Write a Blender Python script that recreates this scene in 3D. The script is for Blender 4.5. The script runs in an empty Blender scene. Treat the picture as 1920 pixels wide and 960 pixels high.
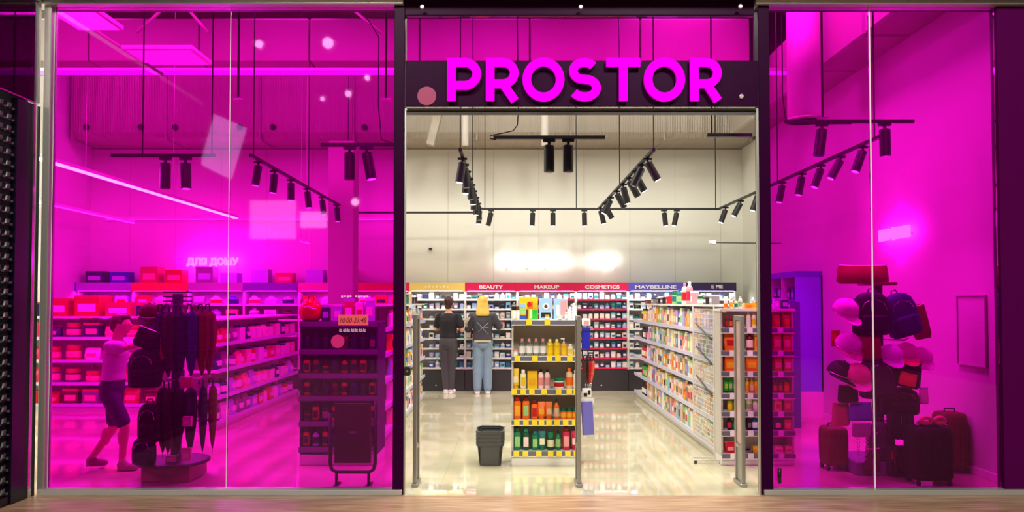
import bpy, bmesh, math, random
from mathutils import Vector, Matrix, Euler
random.seed(7)
PI = math.pi
C = bpy.context.scene.collection
SC = bpy.context.scene

# ---------------------------------------------------------------- camera
F, CXP, CYP, T, EYE = 1400.0, 960.0, 529.0, math.radians(1.5), 1.55
cam_d = bpy.data.cameras.new('camera'); cam = bpy.data.objects.new('camera', cam_d); C.objects.link(cam)
cam.location = (0, 0, EYE); cam.rotation_euler = (PI/2 + T, 0, 0)
cam_d.sensor_width = 36; cam_d.lens = F/1920*36; cam_d.shift_y = (CYP-480)/1920
cam_d.clip_end = 100
SC.camera = cam
SC.view_settings.view_transform = 'Standard'; SC.view_settings.look = 'None'
SC.view_settings.gamma = 1; SC.view_settings.use_curve_mapping = False
SC.view_settings.exposure = 0.0
SC.cycles.use_denoising = True
SC.cycles.max_bounces = 8; SC.cycles.diffuse_bounces = 4; SC.cycles.glossy_bounces = 4
SC.cycles.transparent_max_bounces = 16
SC.cycles.sample_clamp_indirect = 6
SC.cycles.caustics_reflective = False; SC.cycles.caustics_refractive = False

# ---------------------------------------------------------------- world and large lights
w = bpy.data.worlds.new('world'); SC.world = w; w.use_nodes = True
w.node_tree.nodes['Background'].inputs[0].default_value = (0.75, 0.72, 0.9, 1)
w.node_tree.nodes['Background'].inputs[1].default_value = 0.02

def area(name, loc, sx, sy, power, col=(1, 1, 1), rot=(0, 0, 0)):
    l = bpy.data.lights.new(name, 'AREA'); l.shape = 'RECTANGLE'; l.size = sx; l.size_y = sy
    l.energy = power; l.color = col
    o = bpy.data.objects.new(name, l); C.objects.link(o); o.location = loc; o.rotation_euler = rot
    return o
WARM = (1.0, 0.965, 0.9)
# added shop fill lights, no fixtures, under the ceiling above the facade's sight lines
for x, y, pw in ((-6.2, 8.0, 140), (-3.2, 8.0, 120), (-0.2, 8.2, 95), (2.6, 7.6, 190), (-6.2, 10.8, 85), (-3.2, 10.8, 70), (-0.2, 11.0, 60), (2.4, 10.6, 110)):
    area('ceiling_lamp_light', (x, y, 6.05), 1.2, 1.2, pw, WARM)
# unseen fill lights added above and behind the viewer for the shop front
area('mall_lamp_light', (-3.0, -4.0, 9.0), 1.8, 1.8, 820, (1, .93, .85), (.65, 0, 0))
area('mall_lamp_light', (3.0, -4.0, 9.0), 1.8, 1.8, 820, (1, .93, .85), (.65, 0, 0))

# ---------------------------------------------------------------- projection helpers (pixel + known depth -> world)
ct, st = math.cos(T), math.sin(T)
def P(px, py, Y):
    u = CYP-py
    dy = F*ct - u*st; dz = F*st + u*ct
    return ((px-CXP)*Y/dy, EYE + dz*Y/dy)
def X(px, Y): return P(px, 566, Y)[0]
def Z(py, Y): return P(960, py, Y)[1]
def S(Y): return Y/F          # metres per pixel at depth Y

# ---------------------------------------------------------------- materials
MATS = {}
def mat(name, col, rough=0.5, metal=0.0, emit=None, es=1.0, noise=0.0, nscale=8.0, spec=0.5, bump=0.0, bscale=40.0, coat=0.0):
    if name in MATS: return MATS[name]
    m = bpy.data.materials.new(name); m.use_nodes = True
    nt = m.node_tree; b = nt.nodes['Principled BSDF']
    b.inputs['Base Color'].default_value = (*col, 1); b.inputs['Roughness'].default_value = rough
    b.inputs['Metallic'].default_value = metal; b.inputs['Specular IOR Level'].default_value = spec
    b.inputs['Coat Weight'].default_value = coat
    if emit is not None:
        b.inputs['Emission Color'].default_value = (*emit, 1); b.inputs['Emission Strength'].default_value = es
    if noise > 0:
        tc = nt.nodes.new('ShaderNodeTexCoord'); n = nt.nodes.new('ShaderNodeTexNoise')
        n.inputs['Scale'].default_value = nscale; n.inputs['Detail'].default_value = 3
        r = nt.nodes.new('ShaderNodeMapRange'); r.inputs[3].default_value = 1-noise; r.inputs[4].default_value = 1+noise
        mx = nt.nodes.new('ShaderNodeVectorMath'); mx.operation = 'SCALE'; mx.inputs[0].default_value = col
        nt.links.new(tc.outputs['Object'], n.inputs['Vector']); nt.links.new(n.outputs[0], r.inputs[0])
        nt.links.new(r.outputs[0], mx.inputs['Scale']); nt.links.new(mx.outputs[0], b.inputs['Base Color'])
    if bump > 0:
        tc = nt.nodes.new('ShaderNodeTexCoord'); n = nt.nodes.new('ShaderNodeTexNoise'); n.inputs['Scale'].default_value = bscale
        bp = nt.nodes.new('ShaderNodeBump'); bp.inputs['Strength'].default_value = bump; bp.inputs['Distance'].default_value = 0.01
        nt.links.new(tc.outputs['Object'], n.inputs['Vector']); nt.links.new(n.outputs[0], bp.inputs['Height'])
        nt.links.new(bp.outputs[0], b.inputs['Normal'])
    MATS[name] = m
    return m
def srgb(r, g, b):
    f = lambda c: (c/255/12.92 if c/255 <= .04045 else ((c/255+.055)/1.055)**2.4)
    return (f(r), f(g), f(b))
def cm(r, g, b, rough=0.4, spec=.5):
    return mat('paint_%d_%d_%d_%d' % (r, g, b, int(rough*100)), srgb(r, g, b), rough, spec=spec)
def emis(name, col, s):
    if name in MATS: return MATS[name]
    m = bpy.data.materials.new(name); m.use_nodes = True; nt = m.node_tree; nt.nodes.clear()
    o = nt.nodes.new('ShaderNodeOutputMaterial'); e = nt.nodes.new('ShaderNodeEmission')
    e.inputs[0].default_value = (*col, 1); e.inputs[1].default_value = s
    nt.links.new(e.outputs[0], o.inputs[0]); MATS[name] = m
    return m
def film_glass(name, tint, fres=1.5, milky=0.0, mcol=(1, 0, .6)):
    m = bpy.data.materials.new(name); m.use_nodes = True; nt = m.node_tree; nt.nodes.clear()
    o = nt.nodes.new('ShaderNodeOutputMaterial'); t = nt.nodes.new('ShaderNodeBsdfTransparent'); g = nt.nodes.new('ShaderNodeBsdfGlossy')
    t.inputs[0].default_value = (*tint, 1); g.inputs['Roughness'].default_value = 0.03
    fr = nt.nodes.new('ShaderNodeFresnel'); fr.inputs[0].default_value = fres
    last = t
    if milky > 0:
        d = nt.nodes.new('ShaderNodeBsdfTranslucent'); d.inputs[0].default_value = (*mcol, 1)
        mm = nt.nodes.new('ShaderNodeMixShader'); mm.inputs[0].default_value = milky
        nt.links.new(t.outputs[0], mm.inputs[1]); nt.links.new(d.outputs[0], mm.inputs[2]); last = mm
    mx = nt.nodes.new('ShaderNodeMixShader')
    nt.links.new(fr.outputs[0], mx.inputs[0]); nt.links.new(last.outputs[0], mx.inputs[1]); nt.links.new(g.outputs[0], mx.inputs[2])
    nt.links.new(mx.outputs[0], o.inputs[0]); MATS[name] = m
    return m
def q(v): return tuple(math.sqrt(c) for c in v)
TINT = (.97, 0.005, 0.86)
M_FILM = film_glass('magenta_film_glass', q(TINT), milky=0.02, mcol=(1, .0, .7))
M_CLEAR = film_glass('clear_glass', (.97, .98, .97))
M_CLEARPL = film_glass('clear_plastic', (.95, .95, .93), fres=1.25)
M_WALL = mat('shop_wall_paint', srgb(216, 216, 200), 0.7, noise=0.02, nscale=2)
M_DUCT = mat('duct_sheet_metal', srgb(160, 150, 134), 0.55, 0.1, noise=0.04, nscale=3)
M_ALU = mat('brushed_aluminium', srgb(190, 190, 182), 0.35, 0.8, noise=0.06, nscale=20)
M_CHROME = mat('polished_chrome', srgb(225, 222, 215), 0.12, 1.0)
M_PLUM = mat('dark_plum_gloss', srgb(46, 0, 46), 0.35, spec=.06)
M_PLUM2 = mat('dark_plum_panel', srgb(80, 0, 72), 0.45, spec=.08)
M_BLACK = mat('black_metal', srgb(22, 21, 22), 0.45)
M_BLACKP = mat('black_plastic', srgb(30, 30, 32), 0.4)
M_GREYPL = mat('charcoal_plastic', srgb(66, 66, 64), 0.45, noise=.05, nscale=12)
M_WHITE = mat('white_laminate', srgb(238, 234, 224), 0.4)
M_SHELF = mat('white_powder_coat', srgb(226, 222, 214), 0.4)
M_TAUPE = mat('taupe_shelf_back', srgb(190, 184, 168), 0.5)
M_TAUPE2 = mat('taupe_shelf_side', srgb(192, 184, 172), 0.45)
M_PLINTH = mat('charcoal_plinth', srgb(52, 50, 50), 0.4)
M_RED = mat('red_header', srgb(226, 22, 84), 0.4)
M_SKIN = mat('skin', srgb(214, 160, 136), 0.55)

# ---------------------------------------------------------------- mesh builder
class MB:
    def __init__(s): s.v = []; s.f = []; s.m = []; s.sm = []
    def add(s, vs, fs, mi=0, smooth=False):
        b = len(s.v); s.v += [tuple(v) for v in vs]
        for f in fs: s.f.append(tuple(b+i for i in f)); s.m.append(mi); s.sm.append(smooth)
        return s
    def box(s, x0, x1, y0, y1, z0, z1, mi=0, bev=0.0):
        if bev <= 0:
            vs = [(x, y, z) for z in (z0, z1) for y in (y0, y1) for x in (x0, x1)]
            fs = [(0, 2, 3, 1), (4, 5, 7, 6), (0, 1, 5, 4), (2, 6, 7, 3), (0, 4, 6, 2), (1, 3, 7, 5)]
            return s.add(vs, fs, mi)
        b = min(bev, (x1-x0)/2.01, (y1-y0)/2.01)
        out = [(x0+b, y0), (x1-b, y0), (x1, y0+b), (x1, y1-b), (x1-b, y1), (x0+b, y1), (x0, y1-b), (x0, y0+b)]
        bz = min(b, (z1-z0)/2.01)
        cx, cy = (x0+x1)/2, (y0+y1)/2
        def ring(z, k): return [(cx+(x-cx)*k[0], cy+(y-cy)*k[1], z) for x, y in out]
        kin = ((x1-x0-2*b*.8)/(x1-x0), (y1-y0-2*b*.8)/(y1-y0))
        vs = ring(z0, kin)+ring(z0+bz, (1, 1))+ring(z1-bz, (1, 1))+ring(z1, kin)
        fs = [tuple(reversed(range(8))), tuple(range(24, 32))]
        for r in range(3):
            for i in range(8):
                j = (i+1) % 8; fs.append((r*8+i, r*8+j, (r+1)*8+j, (r+1)*8+i))
        return s.add(vs, fs, mi)
    def cyl(s, a, b, r, r2=None, n=12, mi=0, smooth=True, caps=True):
        a, b = Vector(a), Vector(b); r2 = r if r2 is None else r2
        d = (b-a).normalized(); u = d.orthogonal().normalized(); v = d.cross(u)
        vs = []
        for c, rr in ((a, r), (b, r2)):
            for i in range(n):
                t = 2*PI*i/n; vs.append(c+(u*math.cos(t)+v*math.sin(t))*rr)
        s.add(vs, [(i, (i+1) % n, n+(i+1) % n, n+i) for i in range(n)], mi, smooth)
        if caps: s.add(vs, [tuple(reversed(range(n))), tuple(range(n, 2*n))], mi)
        return s
    def tube(s, pts, r, n=8, mi=0, closed=False):
        pts = [Vector(p) for p in pts]; N = len(pts); rs = r if isinstance(r, (list, tuple)) else [r]*N
        vs = []; u = None
        for i, p in enumerate(pts):
            if closed: d = (pts[(i+1) % N]-pts[i-1])
            else: d = (pts[min(i+1, N-1)]-pts[max(i-1, 0)])
            d.normalize()
            u = d.orthogonal() if u is None else (u-d*u.dot(d))
            u.normalize(); v = d.cross(u)
            vs += [p+(u*math.cos(2*PI*k/n)+v*math.sin(2*PI*k/n))*rs[i] for k in range(n)]
        fs = []
        for i in range(N if closed else N-1):
            j = (i+1) % N
            for k in range(n): fs.append((i*n+k, i*n+(k+1) % n, j*n+(k+1) % n, j*n+k))
        s.add(vs, fs, mi, True)
        if not closed: s.add(vs, [tuple(reversed(range(n))), tuple(range((N-1)*n, N*n))], mi)
        return s
    def lathe(s, prof, c=(0, 0, 0), n=16, mi=0, sx=1.0, sy=1.0, smooth=True, mis=None):
        vs = [(c[0]+r*math.cos(2*PI*k/n)*sx, c[1]+r*math.sin(2*PI*k/n)*sy, c[2]+z) for r, z in prof for k in range(n)]
        for i in range(len(prof)-1):
            m_ = mis[i] if mis else mi
            s.add(vs, [(i*n+k, i*n+(k+1) % n, (i+1)*n+(k+1) % n, (i+1)*n+k) for k in range(n)], m_, smooth)
        s.add(vs, [tuple(reversed(range(n)))], mis[0] if mis else mi)
        s.add(vs, [tuple(range((len(prof)-1)*n, len(prof)*n))], mis[-1] if mis else mi)
        return s
    def prism(s, poly, y0, y1, mi=0):           # polygon in x,z extruded along y
        n = len(poly)
        vs = [(x, y0, z) for x, z in poly]+[(x, y1, z) for x, z in poly]
        fs = [tuple(range(n)), tuple(reversed(range(n, 2*n)))]+[(i, n+i, n+(i+1) % n, (i+1) % n) for i in range(n)]
        return s.add(vs, fs, mi)
    def ribbon(s, path, hw, y0, y1, mi=0, closed=False):   # thick stroke in x,z extruded along y
        pts = [Vector((p[0], p[1])) for p in path]; N = len(pts); L = []; R = []
        for i in range(N):
            a = pts[i-1] if (i > 0 or closed) else None
            b = pts[(i+1) % N] if (i < N-1 or closed) else None
            d1 = (pts[i]-a).normalized() if a is not None else None
            d2 = (b-pts[i]).normalized() if b is not None else None
            d = (d1+d2).normalized() if (d1 and d2) else (d1 or d2)
            nn = Vector((-d.y, d.x)); k = 1.0
            if d1 and d2:
                k = 1/max(.5, nn.dot(Vector((-d1.y, d1.x))))
            L.append(pts[i]+nn*hw*k); R.append(pts[i]-nn*hw*k)
        for i in range(N if closed else N-1):
            j = (i+1) % N
            s.prism([tuple(L[i]), tuple(R[i]), tuple(R[j]), tuple(L[j])], y0, y1, mi)
        return s
    def xform(s, M, start=0):
        for i in range(start, len(s.v)): s.v[i] = tuple(M @ Vector(s.v[i]))
        return s
    def mesh(s, name, mats):
        me = bpy.data.meshes.new(name); me.from_pydata(s.v, [], s.f)
        for m in (mats if isinstance(mats, (list, tuple)) else [mats]): me.materials.append(m)
        me.polygons.foreach_set('material_index', s.m); me.polygons.foreach_set('use_smooth', s.sm)
        me.update(); return me
    def build(s, name, mats, parent=None, fix=True):
        me = s.mesh(name, mats)
        if fix:
            bm = bmesh.new(); bm.from_mesh(me); bmesh.ops.remove_doubles(bm, verts=bm.verts, dist=1e-6)
            bmesh.ops.recalc_face_normals(bm, faces=bm.faces); bm.to_mesh(me); bm.free()
        return link(name, me, parent)
def link(name, me, parent=None, loc=(0, 0, 0), rot=(0, 0, 0)):
    o = bpy.data.objects.new(name, me); C.objects.link(o); o.parent = parent
    o.location = loc; o.rotation_euler = rot
    return o
LABELS = {}
def tag(o, label, cat, group=None, kind=None):
    n = len(label.split())
    if not 4 <= n <= 16: print('LABEL LENGTH', n, label)
    if label in LABELS and not group: print('DUP LABEL', label)
    LABELS[label] = 1
    o['label'] = label; o['category'] = cat
    if group: o['group'] = group
    if kind: o['kind'] = kind
    return o
def thing(name, label, cat, loc=(0, 0, 0), rz=0.0, group=None, rot=None):
    o = bpy.data.objects.new(name, None); C.objects.link(o); o.empty_display_size = .05
    o.location = loc; o.rotation_euler = rot if rot else (0, 0, rz)
    return tag(o, label, cat, group)
def struct(name, mb, m, parent=None):
    o = mb.build(name, m, parent)
    if parent is None: o['kind'] = 'structure'
    return o
def kids(o): return [c for c in ALLCH.get(o.name, [])]
ALLCH = {}
def copy_tree(o, loc, rot=None, label=None, group=None, scale=None, children=None):
    c = o.copy(); C.objects.link(c); c.location = loc
    if rot is not None: c.rotation_euler = rot
    if scale is not None: c.scale = scale
    if label: c['label'] = label; LABELS[label] = 1
    if group: c['group'] = group
    for ch in (children if children is not None else list(o.children)):
        d = ch.copy(); C.objects.link(d); d.parent = c
        for g in ch.children:
            e = g.copy(); C.objects.link(e); e.parent = d
    return c
def text_mesh(body, width, height=None, depth=0.01, bold=0.0, shear=0.0):
    cu = bpy.data.curves.new('txt', 'FONT'); cu.body = body; cu.size = 1; cu.extrude = .01; cu.offset = bold; cu.resolution_u = 3; cu.shear = shear
    o = bpy.data.objects.new('txt', cu); C.objects.link(o); bpy.context.view_layer.update()
    me = bpy.data.meshes.new_from_object(o.evaluated_get(bpy.context.evaluated_depsgraph_get()))
    bpy.data.objects.remove(o)
    xs = [v.co.x for v in me.vertices]; ys = [v.co.y for v in me.vertices]
    if not xs: return me
    x0, x1, y0, y1 = min(xs), max(xs), min(ys), max(ys)
    kx = width/(x1-x0); ky = (height/(y1-y0)) if height else kx
    for v in me.vertices:   # lies in x,z facing -y, centred in x, bottom at z 0
        x, y, z = v.co
        v.co = ((x-(x0+x1)/2)*kx, -z/.02*depth, (y-y0)*ky)
    me.update(); return me
def put_text(name, body, m, loc, width, height=None, depth=.01, bold=0.0, parent=None, rot=(0, 0, 0), shear=0.0):
    me = text_mesh(body, width, height, depth, bold, shear); me.materials.clear(); me.materials.append(m)
    return link(name, me, parent, loc, rot)
ORD = ['first', 'second', 'third', 'fourth', 'fifth', 'sixth', 'seventh', 'eighth', 'ninth', 'tenth', 'eleventh', 'twelfth', 'thirteenth',
       'fourteenth', 'fifteenth', 'sixteenth', 'seventeenth', 'eighteenth', 'nineteenth', 'twentieth']
TENS = {2: 'twenty', 3: 'thirty', 4: 'forty'}
def nth(i):
    n = i+1
    if n <= 20: return ORD[n-1]
    if n % 10 == 0: return {3: 'thirtieth', 4: 'fortieth', 5: 'fiftieth'}[n//10]
    return TENS[n//10]+'-'+ORD[n % 10-1]
# ================================================================ STRUCTURE
YF = 6.08                     # facade plane
YB = 13.45                    # back wall
XL, XR = -7.6, 4.16
ZT = 4.33                     # top of the wall cladding
# shop floor: polished cream porcelain tiles
def floor_mat():
    m = bpy.data.materials.new('polished_cream_tile'); m.use_nodes = True; nt = m.node_tree; b = nt.nodes['Principled BSDF']
    tc = nt.nodes.new('ShaderNodeTexCoord')
    n = nt.nodes.new('ShaderNodeTexNoise'); n.inputs['Scale'].default_value = 1.7; n.inputs['Detail'].default_value = 6
    cr = nt.nodes.new('ShaderNodeValToRGB'); cr.color_ramp.elements[0].color = (*srgb(188, 180, 144), 1); cr.color_ramp.elements[0].position = .3
    cr.color_ramp.elements[1].color = (*srgb(210, 202, 170), 1); cr.color_ramp.elements[1].position = .7
    br = nt.nodes.new('ShaderNodeTexBrick'); br.offset = 0; br.inputs['Scale'].default_value = 1; br.inputs['Brick Width'].default_value = .6
    br.inputs['Row Height'].default_value = .6; br.inputs['Mortar Size'].default_value = .002
    br.inputs['Color1'].default_value = (1, 1, 1, 1); br.inputs['Color2'].default_value = (.96, .96, .96, 1); br.inputs['Mortar'].default_value = (.7, .68, .64, 1)
    mx = nt.nodes.new('ShaderNodeMix'); mx.data_type = 'RGBA'; mx.blend_type = 'MULTIPLY'; mx.inputs[0].default_value = 1
    nt.links.new(tc.outputs['Object'], n.inputs['Vector']); nt.links.new(n.outputs[0], cr.inputs[0]); nt.links.new(tc.outputs['Object'], br.inputs['Vector'])
    nt.links.new(cr.outputs[0], mx.inputs[6]); nt.links.new(br.outputs[0], mx.inputs[7]); nt.links.new(mx.outputs[2], b.inputs['Base Color'])
    n2 = nt.nodes.new('ShaderNodeTexNoise'); n2.inputs['Scale'].default_value = 9; n2.inputs['Detail'].default_value = 2
    bp = nt.nodes.new('ShaderNodeBump'); bp.inputs['Strength'].default_value = .03; bp.inputs['Distance'].default_value = .01
    nt.links.new(tc.outputs['Object'], n2.inputs['Vector']); nt.links.new(n2.outputs[0], bp.inputs['Height']); nt.links.new(bp.outputs[0], b.inputs['Normal'])
    b.inputs['Roughness'].default_value = .04; b.inputs['IOR'].default_value = 2.5; b.inputs['Specular IOR Level'].default_value = .6
    return m
def mall_floor_mat():
    m = bpy.data.materials.new('mall_stone_floor'); m.use_nodes = True; nt = m.node_tree; b = nt.nodes['Principled BSDF']
    tc = nt.nodes.new('ShaderNodeTexCoord'); mp = nt.nodes.new('ShaderNodeMapping'); mp.inputs['Scale'].default_value = (1.2, 14, 1)
    n = nt.nodes.new('ShaderNodeTexNoise'); n.inputs['Scale'].default_value = 2.2; n.inputs['Detail'].default_value = 5
    cr = nt.nodes.new('ShaderNodeValToRGB'); cr.color_ramp.elements[0].color = (*srgb(150, 112, 84), 1); cr.color_ramp.elements[0].position = .3
    cr.color_ramp.elements[1].color = (*srgb(204, 168, 136), 1); cr.color_ramp.elements[1].position = .7
    nt.links.new(tc.outputs['Object'], mp.inputs[0]); nt.links.new(mp.outputs[0], n.inputs['Vector']); nt.links.new(n.outputs[0], cr.inputs[0])
    nt.links.new(cr.outputs[0], b.inputs['Base Color']); b.inputs['Roughness'].default_value = .28
    return m
struct('floor', MB().box(XL, XR+.3, YF-.06, YB+.2, -.1, 0), floor_mat())
struct('floor', MB().box(-9, 9, -8, YF-.06, -.1, 0), mall_floor_mat())
struct('wall_back', MB().box(XL, XR+.3, YB, YB+.15, 0, ZT), M_WALL)
struct('wall_right', MB().box(XR, XR+.15, YF+.06, YB, 0, ZT), M_WALL)
struct('wall_left', MB().box(XL-.15, XL, 3.9, YB+.15, 0, 6.4), M_WALL)
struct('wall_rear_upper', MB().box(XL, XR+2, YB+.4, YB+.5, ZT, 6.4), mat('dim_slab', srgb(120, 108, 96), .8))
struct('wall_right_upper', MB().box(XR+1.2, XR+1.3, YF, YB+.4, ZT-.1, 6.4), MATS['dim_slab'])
struct('ceiling', MB().box(XL-.2, XR+1.3, YF-.1, YB+.5, 6.4, 6.55), mat('dark_open_ceiling', srgb(92, 76, 70), .8, noise=.2, nscale=2))
struct('baseboard_right', MB().box(XR-.014, XR-.002, YF+.1, YB-.02, 0.002, .07), M_WHITE)
struct('trim_1', MB().box(XL, XR, YB-.012, YB-.002, ZT-.03, ZT), mat('grey_seam', srgb(150, 140, 128), .6))

# wall panels' joints: fine vertical battens
o = MB()
for k in range(14):
    x = -6.9+k*.82
    o.box(x, x+.008, YB-.004, YB-.001, 1.9, ZT-.04)
struct('trim_2', o, mat('panel_joint', srgb(198, 188, 172), .7))

# column inside on the left
o = struct('column', MB().box(X(614, 12.0), X(662, 12.0), 12.0, 12.4, .0, 4.15, bev=.01), mat('column_paint', srgb(172, 160, 148), .7))

# ---- facade frame
def fx(px): return X(px, YF)
def fz(py): return Z(py, YF)
ztop, zdoor = fz(14), fz(207)
def post(name, px0, px1, m, y0=YF-.05, y1=YF+.05, z1=None):
    return struct(name, MB().box(fx(px0), fx(px1), y0, y1, 0, z1 or ztop, bev=.004), m)
post('trim_3', 739, 759, M_PLUM); post('trim_4', 1422, 1443, M_PLUM)
o = struct('trim_5', MB().box(fx(81), fx(95), YF-.05, YF+.04, 0, ztop+.03, bev=.006), M_ALU)
struct('wall_pier_right', MB().box(fx(1872), 5.6, YF-.04, YF+.05, 0, ztop+.6), M_PLUM2)
struct('trim_6', MB().box(fx(759.5), fx(762), YF-.054, YF-.03, 0, zdoor), M_ALU)
struct('trim_7', MB().box(fx(1417), fx(1421), YF-.054, YF-.03, 0, zdoor), M_ALU)
struct('trim_8', MB().box(fx(760), fx(1420), YF-.056, YF-.03, fz(210), fz(206.5)), M_ALU)
struct('trim_9', MB().box(fx(760), fx(1420), YF-.045, YF+.05, fz(213), fz(210)), M_BLACK)
# top rails and bottom channels
struct('trim_10', MB().box(fx(-160), fx(757), YF-.09, YF+.05, fz(15), fz(6), bev=.006), mat('rail_aluminium', srgb(205, 210, 205), .3, .6))
struct('trim_11', MB().box(fx(1415), 5.6, YF-.09, YF+.05, fz(15), fz(6), bev=.006), MATS['rail_aluminium'])
struct('trim_12', MB().box(fx(84), fx(757), YF-.07, YF+.05, 0, .045, bev=.004), MATS['rail_aluminium'])
struct('trim_13', MB().box(fx(1425), 5.6, YF-.07, YF+.05, 0, .045, bev=.004), MATS['rail_aluminium'])
struct('wall_fascia', MB().box(-5, 5.6, YF-.12, YF+.2, fz(5), 5.2), mat('black_fascia', srgb(16, 8, 16), .3))
struct('trim_14', MB().box(-5, 5.6, YF-.2, YF-.125, fz(2), fz(-3)), M_CHROME)
struct('trim_15', MB().box(fx(757), fx(1415), YF-.04, YF+.05, fz(31), fz(5)), M_PLUM)
# magenta glazing
def pane(name, px0, px1, py0, py1, y0=YF-.006, y1=YF+.006, m=M_FILM, label=None):
    o = struct(name, MB().box(fx(px0), fx(px1), y0, y1, fz(py1), fz(py0)), m)
    return o
gb = 925-.048/S(YF)
pane('window_1', 96, 427.2, 15, gb); pane('window_2', 429, 738.6, 15, gb)
pane('window_3', 1443.5, 1634, 15, gb); pane('window_4', 1637, 1871.5, 15, gb)
pane('window_5', 761, 1417, 32, 121)
# glass edges between the panes, caught light put into their pale colour
M_EDGE = mat('polished_glass_edge', (.95, .86, .95), .25)
struct('trim_16', MB().box(fx(427.6), fx(428.6), YF-.007, YF+.007, .046, fz(15)), M_EDGE)
struct('trim_17', MB().box(fx(1634.2), fx(1636.8), YF-.009, YF+.009, .046, fz(15)), M_EDGE)
struct('trim_18', MB().box(fx(95.3), fx(96), YF-.008, YF+.008, .046, fz(15)), M_EDGE)
# ---- left return wall (runs from the facade towards the viewer)
XRt = fx(80)-.005
zr = fz(200)
struct('window_6', MB().box(XRt-.006, XRt+.006, 3.0, YF-.1, zr, fz(15)), M_FILM)
struct('trim_19', MB().box(XRt-.012, XRt+.012, 3.0, YF-.1, zr-.012, zr), M_CHROME)
struct('trim_20', MB().box(XRt-.02, XRt+.02, YF-.13, YF-.1, zr, fz(15)), M_ALU)
struct('trim_21', MB().box(XRt-.03, XRt+.02, 3.0, YF-.1, fz(15), fz(6)), MATS['rail_aluminium'])
struct('trim_22', MB().box(XRt-.05, XRt+.0, 5.74, YF-.06, 0, zr-.02), mat('shutter_guide', srgb(20, 14, 34), .3))
struct('trim_23', MB().box(XRt, XRt+.012, 5.92, 5.96, 0, zr-.02), M_CHROME)
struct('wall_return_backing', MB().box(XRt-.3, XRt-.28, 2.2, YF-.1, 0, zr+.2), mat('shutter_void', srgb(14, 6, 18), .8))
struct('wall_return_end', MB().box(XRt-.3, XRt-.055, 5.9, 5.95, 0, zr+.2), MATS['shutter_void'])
# roller grille
gr = thing('roller_shutter', 'black roller grille with rows of punched links on the left return wall', 'shutter', (XRt-.02, 0, 0))
sl = MB(); pitch = .089; ln = .092; y = 0
sl.cyl((0, 0, 0), (0, 3.2, 0), .009, n=8); sl.cyl((0, 0, pitch*.52), (0, 3.2, pitch*.52), .006, n=8)
k = 0
while y < 3.15:
    sl.add([(.006, y+.005, .004), (.006, y+.05, .004), (.006, y+.062, pitch*.5), (.006, y+.017, pitch*.5),
            (.016, y+.012, .012), (.016, y+.045, .012), (.016, y+.053, pitch*.44), (.016, y+.024, pitch*.44)],
           [(0, 1, 5, 4), (1, 2, 6, 5), (2, 3, 7, 6), (3, 0, 4, 7), (4, 5, 6, 7)], 1)
    sl.box(-.004, .02, y+.066, y+.08, -.004, .012, 1); y += ln
slm = sl.mesh('slat', [mat('shutter_dark', srgb(16, 14, 20), .35, .3), mat('shutter_steel', srgb(96, 102, 96), .4, .4)])
n = int((zr-.1)/pitch)
for k in range(n): link('slat', slm, gr, (0, 2.5, .09+k*pitch))
MB().box(-.01, .012, 2.5, 5.72, .01, .07, bev=.004).build('bottom_bar', mat('shutter_bar', srgb(52, 48, 56), .3, .7), gr)

# ================================================================ SIGN
sg = thing('shop_sign', 'dark plum header panel with glowing magenta capital letters over the entrance', 'sign', (0, YF-.1, 0))
MB().box(fx(762), fx(1417), -.008, .03, fz(205), fz(121.5), bev=.003).build('panel', M_PLUM, sg)
M_LET = emis('letter_glow', (1.0, 0.0, .88), 1.15); M_LETS = mat('letter_side', srgb(120, 0, 110), .4, emit=(1, 0, .8), es=.35)
sY = YF-.17
kx = S(sY); 
def letter(strokes, px0, px1, hw=8.2):
    x0, _ = P(px0, 189, sY); zb = Z(188.5, sY); zt = Z(108.5, sY)
    wd = X(px1, sY)-x0; ht = zt-zb; m = MB(); h = hw*kx
    for st_ in strokes:
        cl = st_[0] == 'c'
        pts = [(x0+u*wd, zb+v*ht) for u, v in (st_[1:] if cl else st_)]
        m.ribbon(pts, h, -.028, .0, 0, closed=cl)
    # front faces glow, sides dim
    m2 = MB(); m2.v = m.v; m2.f = m.f; m2.sm = m.sm
    m2.m = [0 if all(abs(m.v[i][1]+.028) < 1e-6 for i in f) else 1 for f in m.f]
    m2.v = [(a, b-.04, c) for a, b, c in m2.v]
    return m2
def arc(cx, cy, rx, ry, a0, a1, n=14):
    return [(cx+rx*math.cos(math.radians(a0+(a1-a0)*i/n)), cy+ry*math.sin(math.radians(a0+(a1-a0)*i/n))) for i in range(n+1)]
bw = .13; tv = .1
Pst = [[(bw, 0), (bw, 1)], [(bw, 1-tv)]+arc(.52, .63, .36, .27, 90, -90)+[(bw, .36)]]
Rst = [[(bw, 0), (bw, 1)], [(bw, 1-tv)]+arc(.52, .65, .34, .25, 90, -90)+[(bw, .40)], [(.5, .42), (.88, 0)]]
Ost = [['c']+arc(.5, .5, .40, .41, 0, 348, 29)]
Sst = [arc(.50, .70, .33, .20, 35, 90, 5)+arc(.47, .70, .33, .20, 97, 250, 12)+arc(.52, .30, .36, .205, 70, -90, 14)+arc(.5, .30, .40, .205, -97, -148, 5)]
Tst = [[(0, 1-tv), (1, 1-tv)], [(.5, 1-tv), (.5, 0)]]
for nm, stq, a, b in (('letter', Pst, 838, 901), ('letter', Rst, 911, 973), ('letter', Ost, 980, 1059), ('letter', Sst, 1067, 1127),
                      ('letter', Tst, 1137, 1203), ('letter', Ost, 1208, 1287), ('letter', Rst, 1295, 1357)):
    lo = letter(stq, a, b).build(nm, [M_LET, M_LETS], sg)
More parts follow.
